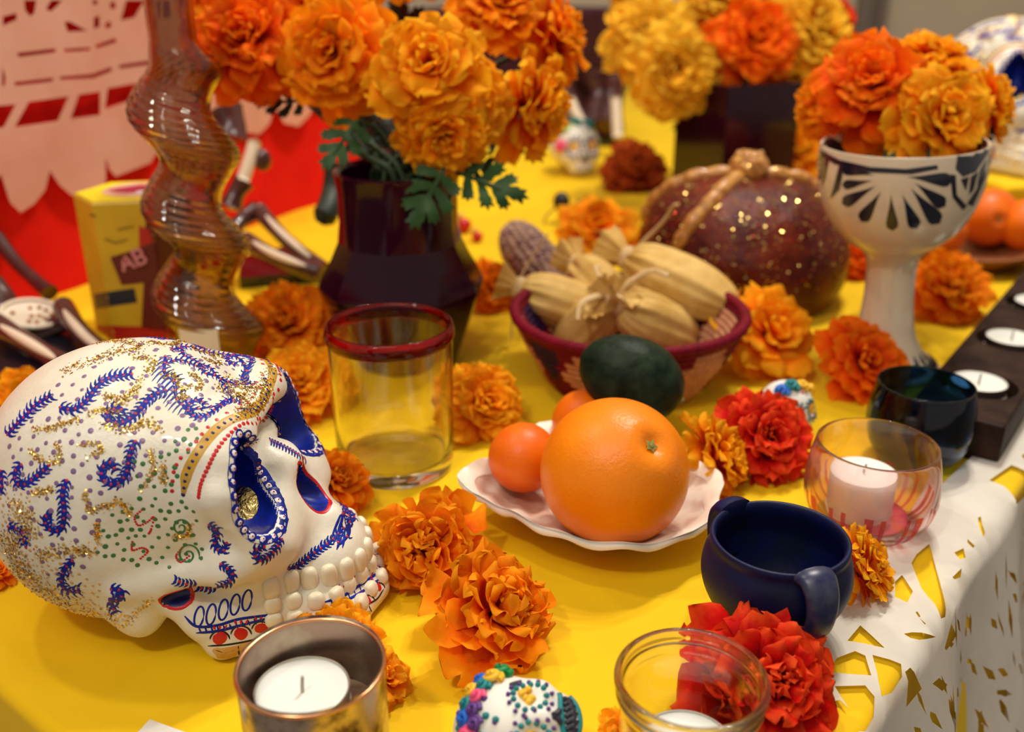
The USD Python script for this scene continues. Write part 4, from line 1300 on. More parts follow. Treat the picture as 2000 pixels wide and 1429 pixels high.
part('red_base', lathe(rounded([(0.0, 0.0052), (0.017, 0.0052), (0.0225, 0.0085), (0.0225, 0.0105), (0.012, 0.0110), (0.0, 0.0112)], 4), 60), 'wax_red', o, smooth=True, label='thick red glass base of the votive')  # the thick red glass base, drawn as an opaque red insert
o = thing('votive_candle', 'plain white votive candle standing inside the red-striped globe votive', 'candle', RG + [-0.004, 0.004, 0.0113])
lathe_thing(o, 'wax', rounded([(0.0, 0.0), (0.0185, 0.0), (0.0190, 0.001), (0.0190, 0.0225), (0.0180, 0.0240), (0.010, 0.0232), (0.0, 0.0230)], 3), 'wax')
part('wick', tube([(0, 0, 0.0225), (0.0003, 0, 0.0265), (0.0010, 0.0, 0.0295)], 0.0007, 7), 'wick', o)
BG = at(1783, 898)
o = thing('blue_votive', 'dark blue globe glass votive next to the wooden candle block', 'candle holder', BG)
lathe_thing(o, 'glass_wall', np.array(vpro) * [0.90, 1.0], 'blue_glass', 96, smooth=True)

# wooden block with tea lights in round hollows
A0, DR = np.array([0.336, 0.650]), np.array([0.593, 0.805])
RB = np.column_stack([np.append(DR, 0), [-DR[1], DR[0], 0], [0, 0, 1]])
o = thing('candle_block', 'long dark wooden block with round tea light hollows along the right edge', 'candle holder', np.append(A0, 0.0), RB)
import manifold3d as m3
blk = m3.Manifold.hull_points(box((-0.063, -0.031, 0.0), (0.62, 0.031, 0.030), 0.002)[0].tolist())
for k in range(6):
    blk = blk - m3.Manifold.cylinder(0.02, 0.0255, 0.0268, 64).translate((k * 0.108, 0, 0.0165))
part('block', blk, 'dark_wood', o, smooth=30)
for k in range(6):
    part('hollow', turn(lathe([(0.0265, 0.0134), (0.0256, 0.0004), (0.0, 0.0003)], 48), None, (k * 0.108, 0, 0.0165)), 'char', o, smooth=40, label='near-black hollow')  # lining drawn in near-black, darker than the wood around it
for k, lb in enumerate(('nearest hollow', 'second hollow', 'third hollow')):
    q = A0 + DR * k * 0.108
    tealight('white tea light in the %s of the wooden block' % lb, np.array([q[0], q[1], 0.0172]))
# ---------------------------------------------------------------- fruit, shell, basket, loaf
def citrus(o, r, mat, seed=0, dimple=0.18, button=True):
    v, f = ball((0, 0, 0), 1.0, 5)
    v = v * (1 + 0.012 * (meshkit.fbm(v * 2.2 + seed, 3, seed)[:, None] - 0.5))
    ang = np.arccos(np.clip(v[:, 2], -1, 1))
    v = v * (1 - dimple * 0.5 * np.exp(-(ang / 0.16) ** 2) + 0.02 * np.exp(-((ang - 0.34) / 0.16) ** 2))[:, None]
    part('peel', (v * r, f), mat, o, smooth=True)
    if button:
        st = [(0.10 * (1.0 if k % 2 == 0 else 0.55) * math.cos(k * math.pi / 5), 0.10 * (1.0 if k % 2 == 0 else 0.55) * math.sin(k * math.pi / 5)) for k in range(10)]
        pv, pf = poly_mesh(Polygon(st), 0.03)
        pv[:, 2] = 0.905 * (1 - 0) + 0.02 - 0.6 * (pv[:, 0] ** 2 + pv[:, 1] ** 2) + 0.02
        part('calyx', join((pv * r, pf), turn(ball((0, 0, 0), (0.035 * r, 0.035 * r, 0.022 * r), 2), None, (0, 0, 0.945 * r))), 'stem_button', o, smooth=True, label='small green stem button')


oc = deep(1200, 921, 0.553)
o = thing('orange', 'large orange with a green stem button lying on the shell dish', 'orange', oc, axes_to(deep(1290, 858, 0.515) - oc), 1.0)
citrus(o, 0.0415, 'orange_peel', 1)
m1 = deep(1022, 893, 0.598)
o = thing('mandarin', 'small mandarin at the left end of the shell dish', 'mandarin', m1, axes_to((0.3, 0.9, 0.2)), group='mandarins on the shell dish')
citrus(o, 0.0212, 'mandarin_peel', 2)
o = thing('mandarin', 'small mandarin half hidden between the avocado and the big orange', 'mandarin', deep(1142, 824, 0.650), axes_to((-0.5, 0.8, 0.3)), group='mandarins on the shell dish')
citrus(o, 0.0215, 'mandarin_peel', 3)
ac = deep(1233, 737, 0.640)
o = thing('avocado', 'dark green avocado leaning behind the large orange, in front of the basket', 'avocado', ac, rmat(ry=24) @ rmat(rz=-8))
v, f = ball((0, 0, 0), 1.0, 5)
t = (v[:, 0] + 1) / 2
v = v * np.column_stack([np.full(len(v), 0.0355), 0.0275 * (0.90 + 0.16 * t - 0.06 * t * t), 0.0280 * (0.90 + 0.16 * t - 0.06 * t * t)])
v = v * (1 + 0.012 * (meshkit.noise(v * 160 + 5, 3)[:, None] - 0.5))
part('skin', (v, f), 'avocado_skin', o, smooth=True)
part('stem_end', turn(lathe([(0.0, 0.002), (0.0022, 0.0018), (0.0026, 0.0), (0.0024, -0.001)], 14), axes_to((1, 0, 0)), (0.0353, 0, 0)), 'stem_button', o, smooth=30)

# scallop dish: outline surveyed on the rim, ribs fanning from the hinge end
rim = [(902, 948), (932, 985), (985, 1002), (1055, 1046), (1150, 1070), (1230, 1076), (1310, 1062), (1392, 1022), (1408, 960), (1345, 890), (1220, 850), (1090, 832), (985, 878)]
sc = at(1165, 955, 0.006)[:2]
rp = np.array([at(*p, 0.024 if i not in (0, 1, 12) else 0.031)[:2] for i, p in enumerate(rim)]) - sc
ra, rr = np.arctan2(rp[:, 1], rp[:, 0]), np.linalg.norm(rp, axis=1)
k = np.argsort(ra); ra, rr = ra[k], rr[k]
th = np.linspace(-np.pi, np.pi, 240, endpoint=False)
wg = np.exp(-((np.angle(np.exp(1j * (th[:, None] - ra[None])))) / 0.22) ** 2)
Rt = (wg * rr).sum(1) / wg.sum(1)
hinge = np.array([-0.045, 0.040])
uu = np.linspace(0, 1, 26)
U, TH = np.meshgrid(uu, th, indexing='ij')
X, Y = U * Rt * np.cos(TH), U * Rt * np.sin(TH)
fan = np.arctan2(Y - hinge[1], X - hinge[0])
ribs = np.sin(fan * 30) * np.clip(np.hypot(X - hinge[0], Y - hinge[1]) / 0.09, 0, 1) * np.clip((U - 0.25) / 0.5, 0, 1)
edge = 1 + 0.012 * np.sin(fan * 30) * U ** 6
up = 0.022 * U ** 2.4 + 0.006 * U ** 6 * np.clip(-np.cos(TH - 0.2), 0, 1) + 0.0014 * ribs
dish = thing('shell_dish', 'white ribbed scallop shell used as a dish for the fruit', 'shell dish', np.append(sc, 0.0))
top = np.stack([X * edge, Y * edge, 0.0050 + up], -1)
bot = np.stack([X * edge * 0.99, Y * edge * 0.99, 0.0008 + up * 0.97 + 0.0006 * ribs], -1)
part('shell_inside', grid(top, wrap_v=True), 'shell_inner', dish, smooth=True)
part('shell_outside', join(grid(bot, wrap_v=True, flip=True), grid(np.stack([bot[-1], top[-1] + [0, 0, 0.0004], top[-4] + [0, 0, 0.0005]]), wrap_v=True, flip=True)), 'shell_white', dish, smooth=True)

# woven basket
BK = at(1222, 742)
o = thing('basket', 'round coiled basket in maroon and tan straw holding the corn husk parcels', 'basket', BK)
pm('straw', (0.5, 0.3, 0.2), 0.6, spec=0.12, attr='paint', bump=(500, 0.5, 0.001))
CM, CT, CI = np.array([0.16, 0.003, 0.014]), np.array([0.50, 0.23, 0.12]), np.array([0.030, 0.010, 0.04])
NC = 13
for k in range(NC):
    u = k / (NC - 1)
    rad, z = 0.056 + 0.033 * u ** 0.75, 0.0030 + 0.056 * u
    n = 300
    th = np.arange(n) * 2 * np.pi / n
    wr = 1 + 0.10 * np.sin(th * 110)
    sec = np.arange(8) * 2 * np.pi / 8
    rr_ = (0.0033 if k < NC - 1 else 0.0042)
    P = np.stack([np.cos(th)[:, None] * (rad + rr_ * wr[:, None] * np.cos(sec)), np.sin(th)[:, None] * (rad + rr_ * wr[:, None] * np.cos(sec)), z + 0.0005 * np.sin(th * 3 + k)[:, None] + rr_ * wr[:, None] * np.sin(sec)], -1)
    ph = (th / (2 * np.pi) * 6 + 0.30) % 1
    half = (0.30, 0.30, 0.24, 0.24, 0.30, 0.34, 0.34, 0.28, 0.28, 0.18, 0.18, 0, 0)[k]
    half2 = (0, 0, 0, 0, 0.06, 0.06, 0.12, 0.12, 0.18, 0.18, 0.18, 0, 0)[k]
    col = np.where((np.abs(ph - 0.42) < half)[:, None], CT, CM)
    col = np.where((np.abs(((ph + 0.5) % 1) - 0.42) < half2)[:, None], CI, col)
    if k >= NC - 2:
        col = np.repeat(CM[None] * 0.95, n, 0)
    col = col * (0.8 + 0.4 * meshkit.noise(np.stack([th * 40, th * 0 + k, th * 0], -1), 2)[:, None])
    part('coil', grid(P, wrap_u=True, wrap_v=True, flip=False), 'straw', o, smooth=True, rgb=np.repeat(col, 8, 0))
part('basket_floor', lathe([(0.0, 0.001), (0.056, 0.001), (0.056, 0.004), (0.0, 0.004)], 60), 'straw_maroon', o)


def tamal(label, c, axis, L, rad, spin=0.0, seed=0, name='corn_husk_parcel'):
    """Corn husk parcel: local x from the folded end to the tie and the flared tail."""
    R = axes_to(axis, spin) @ np.column_stack([[0, 0, 1.0], [0, 1.0, 0], [-1.0, 0, 0]]).T @ np.eye(3)
    R = axes_to(axis, spin)
    o = thing(name, label, 'tamal', c, R, group='corn husk parcels in the basket')
    rs = np.random.default_rng(seed)
    prof = curve([(0.10, -1.0), (0.55, -0.93), (0.90, -0.55), (1.0, -0.1), (0.92, 0.35), (0.62, 0.70), (0.26, 0.86)], 6)
    n = 72
    th = np.arange(n) * 2 * np.pi / n

    def fold(pr, amp):
        r = pr[:, :1] * rad
        w = sum(a * np.sin(th[None] * k + p + pr[:, 1:2] * q) for a, k, p, q in ((0.35, 5, rs.uniform(0, 6), 1.2), (0.3, 9, rs.uniform(0, 6), 0.8), (0.25, 14, rs.uniform(0, 6), 0.5)))
        r = r * (1 + amp * w)
        return np.stack([r * np.cos(th), r * np.sin(th) * 0.9, np.repeat(pr[:, 1:2] * L, n, 1)], -1)

    amp = np.interp(prof[:, 1], [-1, -0.6, 0.2, 0.86], [0.16, 0.07, 0.07, 0.42])[:, None]
    P = fold(prof, amp)
    P = np.concatenate([np.repeat(P[:1].mean(1, keepdims=True), n, 1), P])
    part('husk_body', grid(P, wrap_v=True, flip=True), 'husk', o, smooth=True)
    tl = curve([(0.26, 0.84), (0.30, 0.96), (0.52, 1.12), (0.78, 1.30)], 5)
    part('husk_tail', grid(fold(tl, np.linspace(0.35, 0.22, len(tl))[:, None]), wrap_v=True, flip=True), 'husk', o, smooth=True)
    a = np.linspace(0, 2 * np.pi, 30, endpoint=False)
    part('husk_tie', lathe(np.column_stack([0.30 * rad + 0.10 * rad * np.cos(a[::3]), 0.87 * L + 0.09 * rad * 2.2 * np.sin(a[::3])]), 30, closed=True), 'husk_tie', o, smooth=True)
    for s in (1, -1):
        pth = curve([(0.3 * rad, 0, 0.87 * L), (0.75 * rad, s * 0.5 * rad, 0.90 * L), (1.15 * rad, s * 1.3 * rad, 0.80 * L), (0.95 * rad, s * 2.0 * rad, 0.68 * L)], 5)
        part('tie_end', tube(pth, np.linspace(0.14, 0.10, len(pth)) * rad, 6, flat=0.3), 'husk_tie', o, smooth=True)
    return o


tamal('plump corn husk parcel lying highest and furthest right in the basket', deep(1318, 563, 0.835) + [0, 0.0, 0.006], deep(1215, 512, 0.86) - deep(1318, 563, 0.835), 0.056, 0.0275, 30, 1)
tamal('corn husk parcel at the front rim of the basket, behind the avocado', deep(1275, 628, 0.80), deep(1190, 590, 0.775) - deep(1275, 628, 0.80), 0.046, 0.0225, 70, 2)
tamal('corn husk parcel with a ribbon end at the left rim of the basket', deep(1095, 590, 0.82), deep(1010, 560, 0.82) - deep(1095, 590, 0.82), 0.042, 0.0240, 10, 3)
tamal('corn husk parcel tied in the middle of the basket heap', deep(1165, 560, 0.845), deep(1085, 470, 0.90) - deep(1165, 560, 0.845), 0.042, 0.0230, 100, 4)
tamal('corn husk parcel lowest in the basket, its knot above the rim', deep(1150, 632, 0.80), deep(1190, 590, 0.775) - deep(1130, 645, 0.80), 0.036, 0.0200, 160, 5)

# glitter-dusted bread of the dead
LF = at(1440, 572)
o = thing('round_loaf', 'big round brown loaf dusted with glitter, with dough bones crossing its top', 'bread', LF)
n = 120
th = np.arange(n) * 2 * np.pi / n
lp = curve([(0.0, 0.002), (0.080, 0.001), (0.096, 0.012), (0.1025, 0.038), (0.0985, 0.066), (0.083, 0.094), (0.056, 0.113), (0.028, 0.119), (0.0, 0.120)], 6)
P = np.stack([lp[:, :1].T * np.cos(th)[:, None], lp[:, :1].T * np.sin(th)[:, None], np.repeat(lp[None, :, 1], n, 0)], -1)
P = P * (1 + 0.035 * (meshkit.fbm(P * 26 + 3, 3, 8)[..., None] - 0.5) * np.clip(P[..., 2:] / 0.01, 0, 1) + 0.02 * (meshkit.fbm(P * 70, 3, 9)[..., None] - 0.5))
loaf_mesh = grid(P, wrap_u=True)
part('crust', loaf_mesh, 'loaf_glaze', o, smooth=True)


def on_loaf(az, u):
    """u from the crown (0) to the foot (1)."""
    L = np.concatenate([[0], np.cumsum(np.linalg.norm(np.diff(lp[::-1], axis=0), axis=1))])
    s = u * 0.155
    r, z = np.interp(s, L, lp[::-1, 0]), np.interp(s, L, lp[::-1, 1])
    return np.array([r * math.cos(az), r * math.sin(az), z])


for az in (-2.35, -0.10, 1.35, 2.85):
    pts = np.array([on_loaf(az + 0.12 * math.sin(u * 5), u) for u in np.linspace(0.10, 0.80, 46)])
    rad = 0.0062 * (1 + 0.30 * np.abs(np.sin(np.linspace(0, 9.5 * np.pi / 2, 46)))) * np.interp(np.linspace(0, 1, 46), [0, 0.9, 1], [1, 1, 0.5])
    part('dough_bone', tube(pts, rad, 12), 'loaf_bone', o, smooth=True)
kb, kf = ball((0, 0, 0.126), (0.0185, 0.0185, 0.0165), 4)
kb = kb * (1 + 0.05 * (meshkit.noise(kb * 180, 4)[:, None] - 0.5))
part('dough_knob', (kb, kf), 'loaf_bone', o, smooth=True)
rs = np.random.default_rng(3)
tm = trimesh.Trimesh(*loaf_mesh, process=False)
fa = tm.area_faces * (tm.triangles_center[:, 2] > 0.02) * np.clip(tm.face_normals[:, 2] + 0.35, 0.05, 1)
pick = rs.choice(len(fa), 2600, p=fa / fa.sum())
c = tm.triangles_center[pick] + rs.normal(0, 0.0006, (2600, 3)) + tm.face_normals[pick] * 0.0006
nn = tm.face_normals[pick] + rs.normal(0, 0.5, (2600, 3)); nn /= np.linalg.norm(nn, axis=1, keepdims=True)
x = np.cross(nn, rs.normal(0, 1, (2600, 3))); x /= np.linalg.norm(x, axis=1, keepdims=True); y = np.cross(nn, x)
a = np.arange(6) * np.pi / 3
rr = rs.uniform(0.0005, 0.0013, 2600)[:, None, None]
P = c[:, None] + rr * (np.cos(a)[None, :, None] * x[:, None] + np.sin(a)[None, :, None] * y[:, None])
hexf = np.array([[0, 1, 2], [0, 2, 3], [0, 3, 4], [0, 4, 5]])
kind_ = rs.uniform(0, 1, 2600)
for mt, a0, a1 in (('gold_glitter', 0, 0.86), ('red_glitter', 0.86, 0.94), ('green_glitter', 0.94, 1.01)):
    q = P[(kind_ >= a0) & (kind_ < a1)]
    part('glitter', (q.reshape(-1, 3), (hexf[None] + (np.arange(len(q)) * 6)[:, None, None]).reshape(-1, 3)), mt, o, smooth=False, kind='stuff')
c, nn = [], []
for az in (-2.35, -0.10, 1.35, 2.85):
    for u in rs.uniform(0.1, 0.78, 130):
        p0 = on_loaf(az + 0.12 * math.sin(u * 5), u)
        nr = np.array([p0[0], p0[1], (p0[2] - 0.03) * 1.1]); nr /= np.linalg.norm(nr)
        d = nr + rs.normal(0, 0.55, 3); d /= np.linalg.norm(d)
        c.append(p0 + d * 0.0078); nn.append(d)
for k in range(140):
    d = rs.normal(0, 1, 3); d[2] = abs(d[2]); d /= np.linalg.norm(d)
    c.append(np.array([0, 0, 0.126]) + d * [0.0189, 0.0189, 0.0169]); nn.append(d)
c, nn = np.array(c), np.array(nn) + rs.normal(0, 0.3, (len(nn), 3))
nn /= np.linalg.norm(nn, axis=1, keepdims=True)
x = np.cross(nn, rs.normal(0, 1, nn.shape)); x /= np.linalg.norm(x, axis=1, keepdims=True); y = np.cross(nn, x)
P = c[:, None] + rs.uniform(0.0005, 0.0010, len(c))[:, None, None] * (np.cos(a)[None, :, None] * x[:, None] + np.sin(a)[None, :, None] * y[:, None])
part('glitter', (P.reshape(-1, 3), (hexf[None] + (np.arange(len(c)) * 6)[:, None, None]).reshape(-1, 3)), 'gold_glitter', o, smooth=False, kind='stuff')

# dried corn cob behind the basket
c0, c1 = deep(1000, 395, 1.06), deep(1085, 540, 0.90)
c0[2], c1[2] = 0.036, 0.026
o = thing('corn_cob', 'thick mottled purple-brown dried corn cob lying behind the basket', 'corn cob', (c0 + c1) / 2, axes_to(c0 - c1, 20))
L = np.linalg.norm(c0 - c1)
prof = lambda u: 0.0255 * np.sqrt(np.clip(1 - np.abs(u * 2 - 1) ** 3.2, 0.03, 1)) * (1.05 - 0.2 * u)
us = np.linspace(0, 1, 30)
part('core', lathe(np.column_stack([prof(us), (us - 0.5) * L]), 32), 'cob', o, smooth=True)
ks = []
for i in range(26):
    for j in range(20):
        u = (i + 0.5) / 26
        a = (j + 0.5 * (i % 2) * 0.3) * 2 * math.pi / 20
        rr = prof(u)
        ks.append(turn(ball((0, 0, 0), (0.0026, 0.0036 * rr / 0.0255, 0.0030), 1), rmat(rz=math.degrees(a)), (rr * math.cos(a), rr * math.sin(a), (u - 0.5) * L)))
part('kernels', join(*ks), 'cob_light', o, smooth=True, kind='stuff')

# shallow brown dish with small oranges, far right
dc = at(1880, 512)
o = thing('brown_dish', 'shallow brown clay dish of small oranges behind the goblet on the right', 'dish', dc)
lathe_thing(o, 'dish', rounded([(0.0, 0.002), (0.035, 0.0), (0.045, 0.003), (0.066, 0.018), (0.070, 0.021), (0.067, 0.0215), (0.045, 0.008), (0.0, 0.006)], 4), 'dish_brown', 72, smooth=True)
for px, py, r, lb in ((1932, 424, 55, 'small orange with a green stem button facing out, in the brown dish'), (1838, 452, 48, 'small orange half hidden behind the goblet bowl, in the brown dish'), (2005, 440, 50, 'small orange at the right picture edge, in the brown dish')):
    zc = 0.98
    cc = deep(px, py, zc)
    for _ in range(5):
        rad = r * zc / FPX
        cc = at(px, py, rad + 0.012); zc = cc[1] * cP - (cc[2] - CAM_H) * sP
    o = thing('small_orange', lb, 'orange', cc, axes_to((-0.1, -0.95, 0.15)), group='small oranges in the brown dish')
    citrus(o, r * zc / FPX, 'mandarin_peel', int(px))
# ---------------------------------------------------------------- carton, sugar skulls, figurines, small things
# hexagonal yellow chocolate carton
cb = np.array([at(292, 640)[0], at(292, 640)[1], 0.0])
o = thing('chocolate_carton', 'tall yellow hexagonal chocolate carton with a maroon banner, behind the twisted bottle', 'carton', cb, rmat(rz=2))
HR, HZ = 0.0455, 0.126
hexa = [(HR * math.cos(math.radians(60 * k + 8)), HR * math.sin(math.radians(60 * k + 8))) for k in range(6)]
hv = np.array([(x, y, z) for z in (0.0, HZ) for x, y in hexa])
m = m3.Manifold.hull_points(np.vstack([hv * [0.97, 0.97, 1], hv * [1, 1, 1] + np.array([0, 0, 0.002]) * np.where(hv[:, 2:] < 0.01, 1, -1)]).tolist())
part('carton_body', m, 'box_yellow', o, smooth=False)
top = Polygon(hexa).buffer(-0.002)


def flat(poly, z, edge=0.008):
    v, f = poly_mesh(poly, edge)
    v[:, 2] = z
    return v, f


part('lid_print', flat(top, HZ + 0.0003), 'box_bright', o, smooth=False)
part('lid_print', flat(Point(0.006, 0.004).buffer(0.028), HZ + 0.0006), 'box_pink', o, smooth=False, label='rosy round picture on the lid')
part('lid_print', flat(Polygon([(-0.016, 0.002), (0.004, 0.018), (0.020, 0.012), (0.010, -0.008), (-0.006, -0.006)]).buffer(0.002), HZ + 0.0009), 'box_magenta', o, smooth=False)
part('lid_print', flat(Point(0.016, -0.010).buffer(0.007), HZ + 0.0012), 'paint_white', o, smooth=False)
cc = Caster((lambda mm: (mm.vert_properties[:, :3], mm.tri_verts))(m.to_mesh()), cb, rmat(rz=2))
for nm, mat, pts, off in (('base_band', 'box_red', [(150, 634), (380, 640), (380, 672), (150, 664)], 0.0004), ('navy_band', 'box_navy', [(184, 574), (262, 562), (268, 590), (188, 602)], 0.0005), ('side_panel', 'box_maroon', [(284, 432), (400, 432), (400, 660), (276, 640), (280, 560)], 0.0004), ('banner', 'box_maroon', [(216, 502), (262, 488), (310, 468), (340, 480), (340, 530), (290, 550), (238, 556)], 0.0008),
                          ('side_print', 'box_red', [(272, 440), (292, 450), (300, 476), (272, 482)], 0.0006), ('script_line', 'print_brown', [(205, 464), (225, 472), (250, 466), (250, 469), (225, 476), (204, 468)], 0.0006), ('script_line', 'print_brown', [(176, 417), (188, 419), (188, 424), (176, 422)], 0.0006), ('script_line', 'print_brown', [(230, 446), (262, 440), (262, 443), (230, 450)], 0.0006)):
    d = decal(cc, pts, off, 6.0)
    if d is not None:
        part(nm, d, mat, o, smooth=False)
# the lettering on the banner, of which the picture shows the beginning before the bottle hides it
tm_ = meshkit.text_mesh('AB', 0.0135, 0.0006, bold=True)
a0, a1 = cc([(240, 530), (296, 509)])[0]
n0 = cc([(262, 515)])[1][0]
xx = (a1 - a0) - n0 * np.dot(a1 - a0, n0); xx /= np.linalg.norm(xx); yy = np.cross(n0, xx)
part('lettering', turn((np.array(tm_.vertices), np.array(tm_.faces)), np.stack([xx, yy, n0], 1), a0 + n0 * 0.0010), 'print_rose', o, smooth=False, label='rose capital letters on the maroon banner')


# ---- sugar skulls: local x = face, z = crown, about 1 unit = the cranium's radius
def ss_f(p):
    q = mir(p)
    d = s_ell(p, [-0.1, 0, 0.15], [1.0, 0.88, 0.85])
    d = smin(d, s_ell(q, [0.52, 0.33, -0.25], [0.34, 0.34, 0.30]), 0.25)
    d = smin(d, s_ell(p, [0.50, 0, -0.62], [0.40, 0.46, 0.32]), 0.2)
    d = smin(d, s_cap(p, [0.80, 0, 0.05], [0.86, 0, -0.25], 0.13), 0.15)
    d = smax(d, -s_ell(q, [0.98, 0.36, 0.10], [0.24, 0.23, 0.24]), 0.10)
    d = smax(d, -s_ell(q, [1.02, 0.0, -0.32], [0.12, 0.10, 0.13]), 0.05)
    return smax(d, -0.88 - p[..., 2], 0.06)


SV, SQ = nets(ss_f, (-1.25, -1.05, -1.05), (1.15, 1.05, 1.15), 0.045)
SQ3 = np.vstack([SQ[:, [0, 1, 2]], SQ[:, [0, 2, 3]]])
SSF = Field(SV, SQ3)


def ss_dots(p, r, h, n=7):
    c, g = SSF.snap(np.atleast_2d(p))
    x = np.cross(g, [0.31, 0.52, 0.79]); x /= np.linalg.norm(x, axis=1, keepdims=True); y = np.cross(g, x)
    r = np.broadcast_to(r, (len(c),))
    a = np.arange(n) * 2 * np.pi / n
    ring = np.cos(a)[None, :, None] * x[:, None] + np.sin(a)[None, :, None] * y[:, None]
    V_ = np.concatenate([c[:, None] + r[:, None, None] * ring - g[:, None] * 0.01, c[:, None] + 0.72 * r[:, None, None] * ring + g[:, None] * h * 0.7, (c + g * h)[:, None]], 1)
    k = np.arange(n)
    f = np.vstack([np.stack([k, (k + 1) % n, n + (k + 1) % n], 1), np.stack([k, n + (k + 1) % n, n + k], 1), np.stack([n + k, n + (k + 1) % n, np.full(n, 2 * n)], 1)])
    return V_.reshape(-1, 3), (f[None] + (np.arange(len(c)) * (2 * n + 1))[:, None, None]).reshape(-1, 3)


def ss_line(pts, r):
    p, g = SSF.snap(curve(np.asarray(pts, float), 5), 0.01)
    return tube(p, r, 7)


def rosette(c, r, col, o):
    """A swirl of piped icing."""
    c, g = SSF.snap(np.array([c], float)); c, g = c[0], g[0]
    R = axes_to(g)
    t = np.linspace(0, 1, 36)
    sp = np.stack([r * (1 - 0.75 * t) * np.cos(t * 12), r * (1 - 0.75 * t) * np.sin(t * 12), r * 0.25 + r * 0.75 * t], 1)
    part('icing_rosette', turn(tube(sp, r * 0.36, 7), R, c), 'icing_' + col, o, smooth=True, label=col + ' icing rosette')


def sugar_skull(label, loc, R, s, cols, hair, eyes=('teal', 'violet'), seed=1):
    o = thing('sugar_skull', label, 'sugar skull', loc, R, s)
    rs = np.random.default_rng(seed)
    part('sugar', (SV, SQ3), 'icing_white', o, smooth=True)
    for sd in (-1, 1):
        for rad, col, nn, sz in ((0.30, eyes[0], 13, 0.055), (0.40, eyes[1], 13, 0.045)):
            a = np.arange(nn) * 2 * np.pi / nn + rad
            part('icing_dots', ss_dots(np.stack([np.full(nn, 0.86), sd * 0.36 + rad * np.cos(a), 0.10 + rad * np.sin(a)], 1), sz, 0.06), 'icing_' + col, o, smooth=True, kind='stuff')
        a = rs.uniform(0, 6.28, 11); rr = 0.15 * np.sqrt(rs.uniform(0, 1, 11))
        part('icing_eye', ss_dots(np.stack([np.full(11, 0.74), sd * 0.36 + rr * np.cos(a), 0.10 + rr * np.sin(a)], 1), 0.07, 0.09), 'icing_yellow', o, smooth=True, kind='stuff', label='yellow icing in the eye')
    part('icing_nose', join(ss_line([(0.92, 0.0, -0.20), (0.9, 0.05, -0.32), (0.88, 0.09, -0.38)], 0.055), ss_line([(0.92, 0.0, -0.20), (0.9, -0.05, -0.32), (0.88, -0.09, -0.38)], 0.055), ss_line([(0.88, 0.06, -0.34), (0.88, -0.06, -0.34)], 0.05)), 'icing_black', o, smooth=True)
    for k in range(6):
        y = -0.30 + 0.12 * k
        part('icing_tooth_line', ss_line([(0.85, y, -0.60), (0.85, y, -0.70), (0.82, y, -0.80)], 0.022), 'icing_black', o, smooth=True)
    for (p, r, c) in hair:
        rosette(p, r, c, o)
    for c in cols:
        n = 14
        v = rs.normal(0, 1, (n, 3)); v[:, 2] = np.abs(v[:, 2]) + 0.1; v[:, 0] = np.abs(v[:, 0]) * 0.9
        v /= np.linalg.norm(v, axis=1, keepdims=True)
        ok = ~((np.abs(np.abs(v[:, 1]) - 0.36) < 0.36) & (v[:, 0] > 0.6) & (v[:, 2] < 0.5))
        part('icing_dots', ss_dots(v[ok] * 0.95 + [-0.1, 0, 0.15], rs.uniform(0.045, 0.07, ok.sum()), 0.07), 'icing_' + c, o, smooth=True, kind='stuff')
    return o


Dn, Bk, Xr = np.array([0, -sP, -cP]), np.array([0, -cP, sP]), np.array([1.0, 0, 0])
crown = np.array([-0.90, -0.30, 0.30]); crown /= np.linalg.norm(crown)
face = np.array([0.22, -0.55, 0.82]); face -= crown * (face @ crown); face /= np.linalg.norm(face)
RK = np.stack([face, np.cross(crown, face), crown], 1)
hair = []
for k, (ang, dx, c, r) in enumerate([(14, 0.30, 'green', 0.17), (30, 0.42, 'yellow', 0.16), (36, 0.16, 'blue', 0.14), (46, 0.40, 'teal', 0.13), (52, 0.18, 'yellow', 0.14), (60, 0.42, 'pink', 0.13), (68, 0.20, 'teal', 0.13), (76, 0.42, 'violet', 0.13), (84, 0.22, 'blue', 0.15), (92, 0.46, 'violet', 0.13), (102, 0.26, 'pink', 0.17), (112, 0.48, 'teal', 0.12), (120, 0.24, 'blue', 0.14), (130, 0.46, 'black', 0.10), (138, 0.28, 'yellow', 0.12), (148, 0.5, 'pink', 0.12), (156, 0.3, 'violet', 0.12)]):
    hair.append(((dx, 0.9 * math.cos(math.radians(ang)), 0.10 + 0.9 * math.sin(math.radians(ang))), r, c))
kc = at(1006, 1424, 0.0225)
sk1 = sugar_skull('white sugar skull with coloured icing rosettes, cut by the bottom picture edge', kc, RK, 0.0245, ('violet', 'teal', 'violet'), hair, seed=4)
part('icing_lash', join(*[ss_line([(0.80, 0.60 + 0.06 * k, 0.40), (0.78, 0.66 + 0.06 * k, 0.28), (0.74, 0.68 + 0.06 * k, 0.16)], 0.022) for k in range(3)]), 'icing_black', sk1, smooth=True)
part('icing_mouth', join(*[ss_line([(0.9, y, -0.50), (0.9, y + 0.05, -0.58), (0.88, y, -0.66), (0.9, y - 0.05, -0.58)], 0.045) for y in np.linspace(-0.3, 0.3, 7)]), 'icing_black', sk1, smooth=True, kind='stuff')
part('icing_lip', join(ss_line([(0.85, -0.42, -0.50), (0.92, -0.2, -0.45), (0.94, 0, -0.44), (0.92, 0.2, -0.45), (0.85, 0.42, -0.50)], 0.05), ss_line([(0.80, -0.40, -0.72), (0.86, -0.2, -0.78), (0.88, 0, -0.80), (0.86, 0.2, -0.78), (0.80, 0.40, -0.72)], 0.05)), 'icing_teal', sk1, smooth=True)
b2 = at(1548, 812, 0.018)
